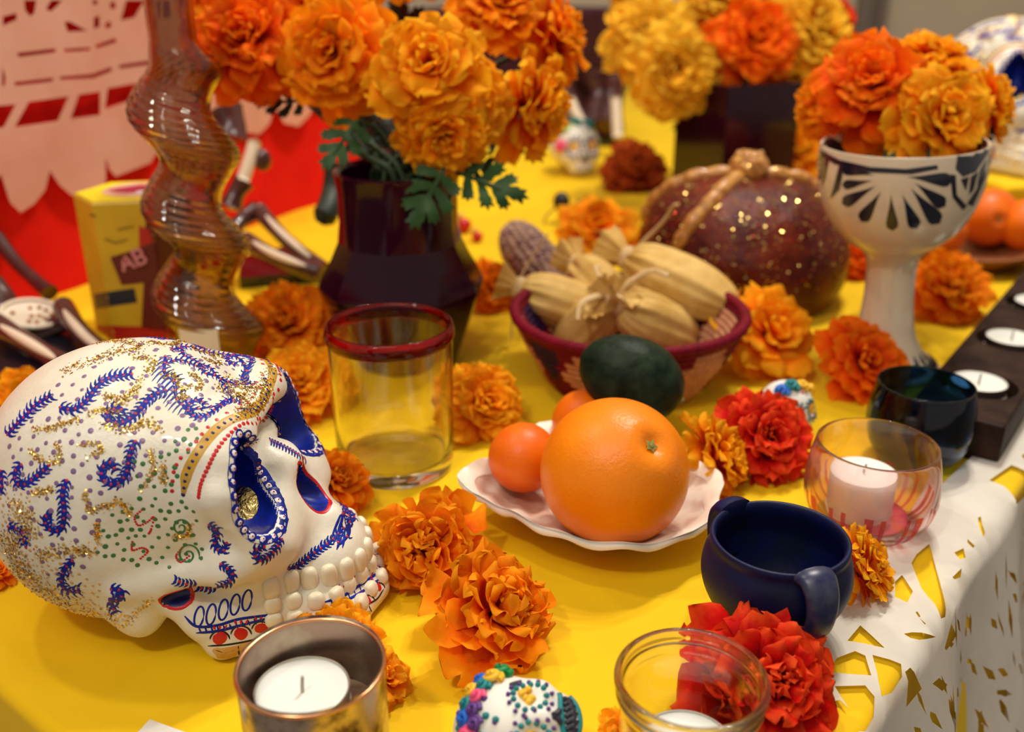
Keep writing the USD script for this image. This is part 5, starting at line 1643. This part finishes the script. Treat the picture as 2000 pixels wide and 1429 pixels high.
sugar_skull('tiny white sugar skull with blue and orange icing hair behind the red marigold', b2 + [0, 0.012, 0], rmat(ry=-10, rz=-65), 0.0200, ('pink',), [((0.3, -0.5, 0.75), 0.24, 'blue'), ((0.35, -0.15, 0.85), 0.24, 'teal'), ((0.4, 0.2, 0.8), 0.22, 'yellow'), ((0.3, 0.55, 0.6), 0.2, 'yellow'), ((0.72, -0.42, -0.35), 0.15, 'pink')], ('black', 'teal'), 6)
b3 = at(1122, 338, 0.0)
sugar_skull('white sugar skull with lime, teal and pink icing, far back by the stem ends', np.array([b3[0], b3[1], 0.037]), rmat(ry=-8, rz=-72), 0.042, ('teal', 'lime'), [((0.3, -0.55, 0.75), 0.22, 'lime'), ((0.35, -0.1, 0.95), 0.18, 'teal'), ((0.4, 0.35, 0.85), 0.2, 'teal'), ((0.55, -0.78, 0.15), 0.2, 'pink')], ('violet', 'teal'), 8)

# second large painted skull, far back on the right
p2 = np.array([0.62, 1.25, 0.07])
copy(skull, 'large painted skull far back at the top right corner, behind the goblet', p2, rmat(rz=-80), 1.2)
st = thing('skull_stand', 'low box wrapped in yellow cloth under the far painted skull', 'box', np.array([0.625, 1.25, 0.0]), rmat(rz=-80))
part('cloth_cover', box((-0.125, -0.085, 0.0), (0.125, 0.085, 0.0695), 0.006), 'yellow_cloth', st)
sugar_skull('white skull with blue lines at the right picture edge, above the small oranges', np.array([at(1990, 330, 0.06)[0] + 0.02, at(1990, 330, 0.06)[1], 0.10]), rmat(rz=-110), 0.055, ('blue',), [((0.3, 0.2, 0.9), 0.16, 'violet'), ((0.3, -0.2, 0.9), 0.16, 'blue')], ('blue', 'violet'), 9) if False else None


# ---- carved skeleton figurines
def limb(o, pts, rad, stripe=True, name='limb', mat='lacquer'):
    p = curve(pts, 8)
    u = np.linspace(0, 1, len(p))
    r = rad * (1 + 0.22 * np.abs(np.cos(u * np.pi)) ** 3 - 0.08)
    part(name, tube(p, r, 14), mat, o, smooth=True)
    if stripe:
        tg = np.gradient(p, axis=0); tg /= np.linalg.norm(tg, axis=1, keepdims=True)
        up = np.array([0.15, -0.75, 0.65]); up = up - tg * (tg @ up)[:, None]; up /= np.linalg.norm(up, axis=1, keepdims=True)
        k = (u > 0.12) & (u < 0.90)
        part('bone_stripe', tube((p + up * (r * 0.78)[:, None])[k], (rad * 0.48 * np.sin(np.clip((u[k] - 0.1) / 0.8, 0, 1) * np.pi) ** 0.5), 8), 'cream', o, smooth=True, label='cream painted bone stripe')


def figure(label, zc, base, limbs, ribs=None):
    b = at(*base[0])
    o = thing('skeleton_figurine', label, 'figurine', (0, 0, 0), group='dark lacquered skeleton figurines')
    q = [at(*p)[:2] for p in base[1]]
    pv = m3.Manifold.hull_points([list(map(float, (x, y, z))) for x, y in q for z in (0.001, 0.012)])
    part('base', pv, 'black_lacquer', o, smooth=30)
    for pts, rad, stripe in limbs:
        limb(o, [deep(x, y, d) for x, y, d in pts], rad, stripe)
    return o


f1 = figure('dark lacquered skeleton figurine at the left edge with an oval rib cage', 0.9, ((90, 720), [(-40, 700), (-40, 770), (150, 752), (215, 706), (150, 668), (0, 680)]),
            [([(-25, 440, 0.93), (30, 510, 0.92), (70, 548, 0.91), (98, 572, 0.90)], 0.0068, False), ([(122, 600, 0.86), (150, 640, 0.83), (190, 678, 0.81), (245, 702, 0.80)], 0.0088, True), ([(-10, 632, 0.83), (40, 662, 0.81), (95, 695, 0.79), (150, 728, 0.77)], 0.0088, True), ([(-20, 560, 0.86), (6, 585, 0.86), (10, 620, 0.86)], 0.012, False), ([(15, 655, 0.85), (70, 650, 0.85), (128, 625, 0.85)], 0.008, False)])
rc = deep(62, 612, 0.845)
Rr = axes_to((0.15, -0.62, 0.78))
a = np.linspace(0, 2 * np.pi, 40, endpoint=False)
part('rib_oval', turn(tube(np.column_stack([0.025 * np.cos(a), 0.0135 * np.sin(a), 0 * a]), 0.0022, 8), Rr, rc), 'cream', f1, smooth=True)
part('rib_plate', turn(lathe([(0.0, -0.002), (0.0245, -0.002), (0.0245, 0.0), (0.0, 0.001)], 40), Rr @ np.diag([1, 0.54, 1]), rc), 'cream', f1, smooth=30)
for i, (x, y) in enumerate([(-0.002, 0.005), (0.005, 0.006), (0.011, 0.004), (0.016, 0.0), (0.001, -0.003), (0.007, -0.002), (0.012, -0.004), (0.006, -0.008), (0.0, -0.008), (-0.015, -0.001)]):
    part('rib_bead', turn(ball((x, y, 0.0012), (0.0021, 0.0016, 0.0012), 2), Rr, rc), 'loaf_bone', f1, smooth=True)
f2 = figure('dark lacquered skeleton figurine sitting with knees up, between bottle and vase', 1.0, ((550, 540), [(470, 545), (470, 565), (625, 552), (632, 528), (560, 500), (480, 520)]),
            [([(440, 470, 1.03), (470, 432, 1.05), (503, 408, 1.06)], 0.0090, False), ([(505, 410, 1.06), (545, 455, 1.03), (590, 495, 1.0), (632, 528, 0.98)], 0.0080, True), ([(480, 470, 1.02), (525, 497, 0.99), (575, 518, 0.97), (630, 538, 0.96)], 0.0088, True), ([(450, 405, 1.06), (462, 375, 1.06), (478, 352, 1.06)], 0.0105, False), ([(440, 215, 1.07), (452, 245, 1.07), (450, 270, 1.07)], 0.017, False)])
part('arm_bone', tube(curve([deep(474, 352, 1.055), deep(488, 312, 1.055), deep(498, 275, 1.055)], 6), 0.0072, 12), 'cream', f2, smooth=True, label='cream arm bone')
part('hand', turn(ball((0, 0, 0), (0.010, 0.008, 0.012), 2), None, deep(512, 312, 1.06)), 'lacquer', f2, smooth=True)
f3 = figure('dark figurine far back whose two pale arms rise behind the small sugar skull', 1.5, ((1160, 270), [(1080, 262), (1080, 285), (1210, 285), (1220, 258)]),
            [([(1085, 150, 1.72), (1100, 200, 1.72), (1120, 262, 1.70)], 0.030, False), ([(1160, 140, 1.76), (1175, 200, 1.76), (1165, 262, 1.74)], 0.036, False), ([(1205, 150, 1.72), (1195, 200, 1.72), (1190, 250, 1.70)], 0.022, False)])
for pts in ([(1112, 192), (1128, 228), (1147, 256)], [(1202, 190), (1204, 230), (1206, 268)]):
    part('arm_bone', tube(curve([deep(x, y, 1.60) for x, y in pts], 6), 0.0085, 12), 'cream', f3, smooth=True, label='pale arm bone')

# small things behind the vase
o = thing('dark_pod', 'dark green curved pod standing on end left of the vase neck', 'pod', deep(640, 385, 0.99))
pth = curve([deep(652, 320, 1.0), deep(650, 370, 1.0), deep(640, 410, 0.99), deep(626, 432, 0.985)], 8) - deep(640, 385, 0.99)
part('pod_body', tube(pth, np.interp(np.linspace(0, 1, len(pth)), [0, 0.5, 0.85, 1], [0.0095, 0.0115, 0.0125, 0.007]), 16), 'leaf_dark', o, smooth=True)
for i, (x, y, r, mt, lb) in enumerate(((906, 440, 15, 'candy_red', 'red sweet with a pale twist behind the right shoulder of the vase'), (932, 458, 11, 'candy_red', 'smaller round red sweet beside the vase shoulder'))):
    c = at(x, y, 0.009)
    zc = c[1] * cP - (c[2] - CAM_H) * sP
    c[2] = r * zc / FPX
    o = thing('sweet', lb, 'sweet', c)
    v, f = ball((0, 0, 0), r * zc / FPX, 3)
    part('shell', (v * [1, 1, 0.95], f), mt, o, smooth=True)
    w = r * zc / FPX
    part('wrapper_twist', turn(lathe([(0.0, 0.8 * w), (0.25 * w, 0.9 * w), (0.2 * w, 1.0 * w), (0.75 * w, 1.5 * w), (0.0, 1.3 * w)], 16, lambda t, k: 1 + 0.2 * np.sin(5 * t)), axes_to((-0.5, 0.2, 0.8))), 'box_pink', o, smooth=True)
bs = at(1062, 440)
o = thing('seed_head', 'dark dried seed head on a thin stem beside the corn cob', 'seed head', bs)
part('stem', tube(curve([(0, 0, 0.002), (0.004, 0.004, 0.012), (0.020, 0.010, 0.024)], 6), 0.0011, 7), 'char', o, smooth=True)
part('head', ball((0.022, 0.011, 0.027), (0.0105, 0.0105, 0.0125), 3), 'char', o, smooth=True)
part('bud', ball((0.044, 0.010, 0.024), (0.0045, 0.0045, 0.0065), 2), 'leaf_dark', o, smooth=True)
# ---------------------------------------------------------------- marigolds
def petal_mesh(L, W, e0, e1, rs, root, az, crumple=1.0):
    nu, nv = 9, 9
    vv = np.sin(np.linspace(0, 1, nv) ** 1.0 * np.pi / 2) ** 1.0
    u, v = np.meshgrid(np.linspace(-1, 1, nu), vv, indexing='ij')
    hw = W * (0.20 + 0.80 * np.sin(np.minimum(v * 1.12, 1) * np.pi / 2) ** 1.3) * np.sqrt(1 - 0.94 * np.clip((v - 0.76) / 0.24, 0, 1) ** 2)
    el = np.radians(e0 + (e1 - e0) * v ** 1.3)
    step = L * np.diff(vv)[None]
    rr = np.concatenate([np.zeros((nu, 1)), np.cumsum(np.cos(el[:, :-1]) * step, 1)], 1)
    zz = np.concatenate([np.zeros((nu, 1)), np.cumsum(np.sin(el[:, :-1]) * step, 1)], 1)
    notch = -0.035 * L * v ** 5 * np.cos(u * np.pi * rs.uniform(1.6, 2.4) + rs.normal(0, 0.5))
    cup = crumple * rs.uniform(-0.35, 0.45) * hw * u ** 2 * (1 - 0.8 * v ** 2) + crumple ** 0.7 * rs.uniform(0.05, 0.13) * L * v ** 2 * np.sin(u * rs.uniform(2.6, 5.2) + rs.uniform(0, 6.28)) + 0.035 * L * np.sin(v * 7 + rs.uniform(0, 6)) * v * (1 + 0.6 * np.sin(u * 5 + rs.uniform(0, 6)))
    nx, nz_ = -np.sin(el), np.cos(el)
    x = root[0] + rr + nx * cup + notch * np.cos(el)
    z = root[1] + zz + nz_ * cup + notch * np.sin(el)
    y = u * hw + 0.05 * L * rs.normal() * v ** 2
    ca, sa_ = math.cos(az), math.sin(az)
    P = np.stack([x * ca - y * sa_, x * sa_ + y * ca, z], -1)
    return grid(P), np.column_stack([(u * 0.5 + 0.5).ravel() + rs.uniform(0, 20), v.ravel()])


RINGS = [(14, .12, .10, .95, .30, 14, -38), (14, .12, .17, .88, .29, 34, -18), (13, .10, .24, .78, .27, 50, 0), (11, .09, .30, .67, .25, 63, 16), (9, .07, .35, .56, .22, 75, 32), (6, .05, .39, .47, .19, 84, 50), (3, .03, .41, .40, .17, 88, 70)]
LOOSE = [(12, .12, .10, .97, .34, 10, -38), (11, .12, .16, .88, .32, 30, -18), (9, .10, .22, .72, .29, 50, 4), (7, .08, .27, .55, .25, 66, 26), (4, .04, .30, .42, .19, 82, 58)]
BROAD = [(12, .12, .10, .97, .35, 14, -42), (12, .12, .17, .90, .34, 34, -22), (11, .11, .24, .80, .31, 52, -4), (9, .09, .30, .68, .29, 66, 12), (7, .07, .35, .56, .26, 78, 28), (5, .05, .39, .46, .22, 85, 46), (2, .03, .41, .38, .19, 88, 66)]
CRUSHED = [(7, .12, .04, 1.12, .46, 4, -16), (10, .12, .10, .98, .38, 18, -24), (11, .12, .18, .86, .34, 40, -2), (11, .11, .26, .74, .31, 60, 22), (10, .09, .33, .62, .28, 76, 44), (7, .06, .38, .52, .25, 86, 62), (3, .03, .41, .44, .2, 90, 74)]
HEADS = {}


def build_head(o, mat, style, seed):
    rs = np.random.default_rng(seed)
    cr = 1.5 if style == 'crushed' else 1.0
    for n, r0, z0, L, W, e0, e1 in dict(full=RINGS, broad=BROAD, loose=LOOSE, crushed=CRUSHED)[style]:
        a0 = rs.uniform(0, 6.28)
        for k in range(n):
            m, uv = petal_mesh(L * rs.uniform(0.86, 1.10), W * rs.uniform(0.85, 1.15), e0 + rs.normal(0, 8 * cr), e1 + rs.normal(0, 15 * cr), rs, (r0, z0 + rs.normal(0, 0.012)), a0 + (k + rs.normal(0, 0.16)) * 2 * np.pi / n, 2.0 if cr > 1 else 1.0)
            part('petal', m, mat, o, smooth=True, uv=uv)
    part('calyx', lathe([(0.0, -0.04), (0.07, -0.03), (0.14, 0.06), (0.17, 0.15), (0.12, 0.16), (0.0, 0.14)], 16), 'stem_green', o, smooth=True)


def marigold(kind, label, loc, axis, R, spin=0.0, group=None, stem=None, leaf=None):
    """kind: colour + head variant. The first of a kind is built, the others refer to it."""
    rot = axes_to(axis, spin)
    if kind in HEADS:
        o = copy(HEADS[kind], label, loc, rot, R, group=group, inst=stem is None)
    else:
        o = thing('marigold', label, 'marigold', loc, rot, R, group=group)
        col, style, seed = kind
        build_head(o, 'petal_' + col, style, seed)
        HEADS[kind] = o
    if stem is not None:
        pts = np.array([(np.asarray(p) - loc) @ rot / R for p in stem])
        if kind in PLAIN:      # stems differ, so a stemmed flower is never the one that others refer to
            part('stem', tube(curve(pts, 6), 0.055, 7), 'stem_green', o, smooth=True)
    return o


PLAIN = set()


def on_table(kind, label, px, py, w, az, tilt, spin=0.0, lift=0.0):
    az, t = math.radians(az), math.radians(tilt)
    ax = np.array([math.sin(t) * math.cos(az), math.sin(t) * math.sin(az), math.cos(t)])
    R = 0.04
    for _ in range(6):
        h = R * (0.36 * math.cos(t) + 0.62 * math.sin(t)) + lift
        c = at(px, py, h)
        zc = c[1] * cP - (c[2] - CAM_H) * sP
        R = w / 2 * zc / FPX
    return marigold(kind, label, c - ax * 0.36 * R, ax, R, spin, group='loose marigold heads strewn on the yellow cloth')


OK_, OJ, RK_ = ('orange', 'crushed', 31), ('orange', 'crushed', 32), ('red', 'crushed', 33)
OX, GX = ('orange', 'broad', 21), ('gold', 'broad', 22)
OA, OB, OC = ('orange', 'full', 1), ('orange', 'full', 2), ('orange', 'loose', 3)
GA, GB_, GL = ('gold', 'full', 4), ('gold', 'full', 5), ('gold', 'loose', 6)
DA, DL, RA, RB_, YA, YB, UA = ('deep', 'full', 7), ('deep', 'loose', 8), ('red', 'full', 9), ('red', 'full', 10), ('yellow', 'full', 11), ('yellow', 'full', 12), ('rust', 'full', 13)
for args in [
        (OK_, 'orange marigold head lying nearest on open yellow cloth, below the shell dish', 972, 1192, 262, -25, 40, 20),
        (OJ, 'orange marigold head with drooping petals between the skull chin and the shell dish', 832, 1072, 215, -100, 58, 80),
        (OB, 'orange marigold head peeping out behind the nose of the big painted skull', 655, 940, 165, -30, 40, 10),
        (GA, 'golden marigold head on the cloth right of the clear tumbler', 948, 788, 175, -60, 55, 40),
        (GB_, 'golden marigold head between the twisted bottle and the tumbler', 588, 748, 185, -90, 35, 0),
        (OB, 'brownish orange marigold head behind the golden one, left of the vase foot', 565, 628, 180, -90, 45, 70),
        (OA, 'orange marigold head half hidden behind the right side of the dark vase', 962, 560, 120, -60, 50, 90),
        (GA, 'orange gold marigold head leaning on its side against the large orange', 1405, 892, 185, -20, 62, 120),
        (RA, 'crimson marigold head behind the orange gold one, in front of the tiny sugar skull', 1498, 856, 205, -70, 52, 0),
        (RK_, 'scarlet marigold head at the foot of the blue clay mug, beside the clear jar', 1500, 1335, 285, -75, 45, 30),
        (GB_, 'orange gold marigold head squeezed behind the right side of the blue clay mug', 1690, 1108, 170, -20, 60, 60),
        (DL, 'deep orange loose-petalled marigold at the foot of the goblet', 1692, 706, 190, -70, 50, 15),
        (GL, 'golden orange marigold head lying right of the basket', 1510, 650, 215, -60, 48, 30),
        (OC, 'small orange marigold between the basket and the glitter loaf', 1452, 566, 110, -80, 40, 50),
        (OB, 'orange marigold head right of the goblet stem', 1858, 560, 175, -80, 40, 130),
        (GL, 'pale golden marigold head with a deeper heart, behind the corn cob', 1168, 444, 165, -90, 35, 100),
        (UA, 'rust brown marigold head in the shade beside the far sugar skull', 1240, 326, 130, -80, 40, 0),
        (GA, 'golden marigold head on the cloth behind the glitter loaf', 1548, 292, 150, -90, 40, 200),
        (DL, 'deep orange marigold between the glitter loaf and the goblet stem', 1670, 500, 120, -80, 40, 200),
        (OA, 'orange marigold head beyond the brown dish at the right edge', 1978, 352, 130, -90, 30, 30),
        (GA, 'golden marigold head crushed between the skull jaw and the silver votive', 648, 1246, 190, -90, 18, 60),
        (GL, 'golden marigold head right behind the copper rim of the silver votive', 752, 1322, 130, -20, 40, 0),
        (GB_, 'golden marigold head at the left edge behind the big painted skull', 45, 770, 120, -60, 45, 0),
        (OC, 'orange marigold at the left edge under the back of the painted skull', -8, 1112, 90, -10, 40, 0),
        (GL, 'golden marigold head glimpsed under the clear jar lip at the bottom edge', 1228, 1440, 120, -60, 40, 0)]:
    on_table(*args)

# ---- leaves
def leaf_poly():
    from shapely import affinity
    t = np.linspace(0, 1, 14)

    def lobe(L, W):
        w = W * np.sin(np.clip(t, 0, 1) ** 0.9 * np.pi) ** 0.75 * (1 - 0.30 * t)
        return Polygon(np.concatenate([np.stack([w, t * L], 1), np.stack([-w, t * L], 1)[::-1]])).buffer(0.004)

    def toothed(L, W):
        ps = [lobe(L, W)]
        for q in (-1, 1):
            for y in (0.42, 0.62):
                ps.append(affinity.translate(affinity.rotate(lobe(L * 0.34, W * 0.50), q * -38, origin=(0, 0)), 0, y * L))
        return unary_union(ps)

    ps = [Polygon([(-0.028, 0), (0.028, 0), (0.045, 0.6), (-0.045, 0.6)]), affinity.translate(toothed(0.56, 0.10), 0, 0.44)]
    for y, ang, L in ((0.10, 74, 0.40), (0.28, 60, 0.48), (0.46, 44, 0.42)):
        for s in (-1, 1):
            ps.append(affinity.translate(affinity.rotate(toothed(L, 0.078), s * ang, origin=(0, 0)), 0, y))
    u = unary_union(ps).buffer(0.005).buffer(-0.005).simplify(0.004)
    return Polygon(u.exterior)


LV, LF_ = poly_mesh(leaf_poly(), 0.05)


def leaf_sprig(label, base, tip, size, facing, mat='leaf_green', roll=0.0, droop=0.25, seed=0, root=None):
    """A lobed leaf from base to tip, its upper side turned to facing, on a stalk from root."""
    base, tip = np.asarray(base, float), np.asarray(tip, float)
    d = tip - base; L = np.linalg.norm(d); d /= L
    n = np.asarray(facing, float); n = n - d * (n @ d); n /= np.linalg.norm(n)
    x = np.cross(d, n)
    rs = np.random.default_rng(seed)
    v = LV.copy()
    v[:, 0] *= size
    z = -0.30 * v[:, 0] ** 2 - droop * v[:, 1] ** 2 * 0.5 + 0.05 * np.sin(v[:, 0] * 9 + seed) * np.sin(v[:, 1] * 7 + seed)
    P = base + L * (v[:, :1] * x + v[:, 1:2] * d + z[:, None] * n)
    o = thing('leaf_sprig', label, 'leaf', base, group='leaves of the bouquets')
    part('leaf_blade', (np.concatenate([P]) - base, LF_), mat, o, smooth=True)
    p = curve([base + L * (0.0 * d), base + L * (0.45 * d - n * (droop * 0.10)), base + L * (0.9 * d - n * droop * 0.42)], 6) - base - n * 0.0006
    part('midrib', tube(p, np.linspace(0.0012, 0.0004, len(p)), 6), 'stem_green', o, smooth=True)
    if root is not None:
        part('stalk', tube(curve([np.asarray(root) - base, (np.asarray(root) - base) * 0.45 + [0, 0, 0.012], [0, 0, 0]], 6), 0.0013, 6), 'stem_green', o, smooth=True)
    return o


# ---- the bouquet in the dark vase
MOUTH = VZ + [0, 0, 0.150]


def bouquet(rows, mouth, floor_z, spread, group):
    for i, (kind, label, px, py, w, zc, axis) in enumerate(rows):
        c = deep(px, py, zc)
        R = w / 2 * zc / FPX
        ax = axis[0] * Xr + axis[1] * -Dn + axis[2] * Bk
        ax = ax / np.linalg.norm(ax)
        base = c - ax * 0.36 * R
        k = np.array([math.cos(i * 2.4), math.sin(i * 2.4), 0]) * spread
        inn = mouth + k
        if kind not in PLAIN:
            PLAIN.add(kind)
            if kind not in HEADS:            # keep one unstemmed head of the kind as the source
                pass
        low = np.array([mouth[0] + k[0] * 0.5, mouth[1] + k[1] * 0.5, floor_z])
        marigold(kind, label, base, ax, R, i * 47, group=group, stem=[base - ax * 0.02 * R, base - ax * 0.9 * R + (inn - base) * 0.15, inn + (base - inn) * 0.25, inn, low])


bouquet([
    (GX, 'big orange gold marigold bloom in the middle of the large bouquet, facing the camera', 838, 132, 245, 0.715, (0.0, 0.15, 1.0)),
    (OX, 'orange marigold bloom left of the middle one in the large bouquet, nodding down', 655, 105, 250, 0.74, (-0.25, -0.1, 1.0)),
    (DA, 'deep orange marigold bloom next to the bottle neck, furthest left in the bouquet', 485, 75, 250, 0.76, (-0.1, 0.1, 1.0)),
    (GX, 'golden marigold bloom at the lower right of the large bouquet', 915, 195, 215, 0.745, (0.65, -0.15, 0.8)),
    (GB_, 'golden marigold bloom hanging lowest over the vase rim', 868, 262, 190, 0.73, (0.2, -0.75, 0.8)),
    (GB_, 'golden marigold bloom seen edge-on at the right of the large bouquet', 1045, 205, 225, 0.80, (0.95, -0.25, 0.35)),
    (OA, 'orange marigold bloom seen from the side, furthest right in the large bouquet', 1085, 75, 210, 0.83, (0.95, 0.25, 0.30)),
    (OB, 'orange gold marigold bloom at the top edge right of the middle of the bouquet', 972, 12, 190, 0.78, (0.3, 0.4, 0.8)),
    (DA, 'deep orange marigold bloom cut by the top edge above the left of the bouquet', 590, -50, 220, 0.80, (-0.2, 0.6, 0.7)),
    (OA, 'orange marigold bloom cut by the top edge above the middle of the bouquet', 770, -70, 210, 0.82, (0.0, 0.7, 0.6)),
    (OB, 'orange marigold bloom cut by the top edge beside the bottle neck', 425, -60, 200, 0.80, (-0.5, 0.6, 0.6)),
    (DA, 'deep orange marigold bloom at the back top of the bouquet, almost out of the picture', 920, -70, 190, 0.88, (0.3, 0.7, 0.3))], MOUTH, VZ[2] + 0.03, 0.020, 'marigolds of the large bouquet in the dark vase')
for args in [
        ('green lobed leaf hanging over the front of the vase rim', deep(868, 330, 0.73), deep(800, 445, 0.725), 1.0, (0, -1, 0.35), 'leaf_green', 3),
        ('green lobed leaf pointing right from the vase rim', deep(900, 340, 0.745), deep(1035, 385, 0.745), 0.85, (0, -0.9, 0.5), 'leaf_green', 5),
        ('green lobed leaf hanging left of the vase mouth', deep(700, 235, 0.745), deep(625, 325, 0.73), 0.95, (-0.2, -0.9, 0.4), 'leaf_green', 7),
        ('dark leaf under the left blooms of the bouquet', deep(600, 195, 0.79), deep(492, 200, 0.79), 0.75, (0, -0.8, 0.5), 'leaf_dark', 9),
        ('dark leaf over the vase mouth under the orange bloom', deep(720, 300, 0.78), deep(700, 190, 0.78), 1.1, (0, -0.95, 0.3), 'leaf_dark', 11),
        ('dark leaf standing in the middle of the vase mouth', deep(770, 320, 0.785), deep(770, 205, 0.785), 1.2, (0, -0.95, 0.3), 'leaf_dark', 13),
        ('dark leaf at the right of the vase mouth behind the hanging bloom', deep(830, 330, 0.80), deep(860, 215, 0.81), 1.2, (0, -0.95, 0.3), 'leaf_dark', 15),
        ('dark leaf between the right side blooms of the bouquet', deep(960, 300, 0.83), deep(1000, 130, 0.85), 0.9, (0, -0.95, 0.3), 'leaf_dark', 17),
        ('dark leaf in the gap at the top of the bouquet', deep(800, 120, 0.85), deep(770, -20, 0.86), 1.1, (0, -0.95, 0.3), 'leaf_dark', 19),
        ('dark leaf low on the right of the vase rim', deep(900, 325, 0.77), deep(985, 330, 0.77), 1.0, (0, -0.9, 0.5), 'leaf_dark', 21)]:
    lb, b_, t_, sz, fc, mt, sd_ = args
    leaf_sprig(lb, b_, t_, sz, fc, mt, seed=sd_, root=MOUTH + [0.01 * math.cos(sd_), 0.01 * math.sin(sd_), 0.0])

# ---- flowers in the goblet
GM = GB + [0, 0, 0.170]
bouquet([
    (('deep', 'broad', 23), 'deep orange marigold bloom with broad petals at the left front of the goblet', 1700, 165, 235, 0.775, (-0.3, 0.35, 0.9)),
    (GX, 'golden marigold bloom at the right front of the goblet, drooping over its rim', 1838, 235, 225, 0.745, (0.2, 0.05, 1.0)),
    (GB_, 'golden marigold bloom at the top of the goblet bunch', 1812, 120, 190, 0.835, (0.1, 0.8, 0.5)),
    (OB, 'orange marigold bloom hanging over the left rim of the goblet', 1612, 205, 150, 0.80, (-0.85, 0.0, 0.5)),
    (GB_, 'golden marigold bloom over the right rim of the goblet', 1938, 205, 150, 0.80, (0.9, 0.1, 0.4)),
    (OA, 'orange marigold bloom low between the two front blooms of the goblet', 1755, 245, 140, 0.80, (0.0, 0.3, 0.9))], GM, GB[2] + 0.125, 0.022, 'marigolds in the goblet')
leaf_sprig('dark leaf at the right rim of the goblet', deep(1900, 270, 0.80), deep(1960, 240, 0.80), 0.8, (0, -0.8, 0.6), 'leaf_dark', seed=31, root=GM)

# ---- the far bouquet in its square dark vase
VB = at(1422, 405)
o = thing('square_vase', 'dark square vase holding the far yellow bouquet behind the glitter loaf', 'vase', VB, rmat(rz=24))
part('body', m3.Manifold.hull_points([[x * s * 0.055, y * s * 0.055, z] for x in (-1, 1) for y in (-1, 1) for s, z in ((0.92, 0.0), (1.0, 0.01), (1.0, 0.165))]) - m3.Manifold.cube([0.096, 0.096, 0.2], True).translate([0, 0, 0.11]), 'plum_glass', o, smooth=25)
bouquet([
    (YA, 'pale yellow marigold bloom at the upper left of the far bouquet', 1262, 68, 180, 1.26, (-0.3, 0.2, 1.0)),
    (YB, 'yellow marigold bloom hanging at the lower left of the far bouquet', 1318, 140, 185, 1.22, (0.0, -0.2, 1.0)),
    (DA, 'reddish orange marigold bloom in the middle of the far bouquet', 1475, 75, 185, 1.22, (0.1, 0.1, 1.0)),
    (YA, 'yellow marigold bloom at the upper right of the far bouquet', 1590, 55, 190, 1.27, (0.4, 0.2, 0.9)),
    (YB, 'yellow marigold bloom at the right of the far bouquet, half behind the reddish one', 1550, 135, 150, 1.30, (0.5, -0.2, 0.9)),
    (YB, 'yellow marigold bloom at the top edge in the far bouquet', 1405, 5, 170, 1.32, (0.0, 0.5, 0.8)),
    (YA, 'yellow marigold bloom cut by the top edge on the left of the far bouquet', 1250, -40, 150, 1.36, (-0.4, 0.5, 0.8)),
    (GA, 'golden marigold bloom cut by the top edge on the right of the far bouquet', 1510, -40, 170, 1.36, (0.2, 0.6, 0.8)),
    (DL, 'small orange marigold hanging low on the stem of the far bouquet', 1435, 205, 95, 1.24, (0.1, -0.3, 1.0)),
    (RA, 'small dark red marigold bloom furthest right behind the far bouquet', 1640, 30, 80, 1.50, (0.5, 0.2, 0.9))], VB + [0, 0, 0.158], VB[2] + 0.03, 0.026, 'marigolds of the far bouquet')
for k, (a_, b_, sd_) in enumerate([((1380, 250), (1300, 190), 41), ((1420, 240), (1420, 130), 43), ((1480, 240), (1540, 170), 45), ((1400, 230), (1350, 110), 47), ((1500, 200), (1620, 150), 49)]):
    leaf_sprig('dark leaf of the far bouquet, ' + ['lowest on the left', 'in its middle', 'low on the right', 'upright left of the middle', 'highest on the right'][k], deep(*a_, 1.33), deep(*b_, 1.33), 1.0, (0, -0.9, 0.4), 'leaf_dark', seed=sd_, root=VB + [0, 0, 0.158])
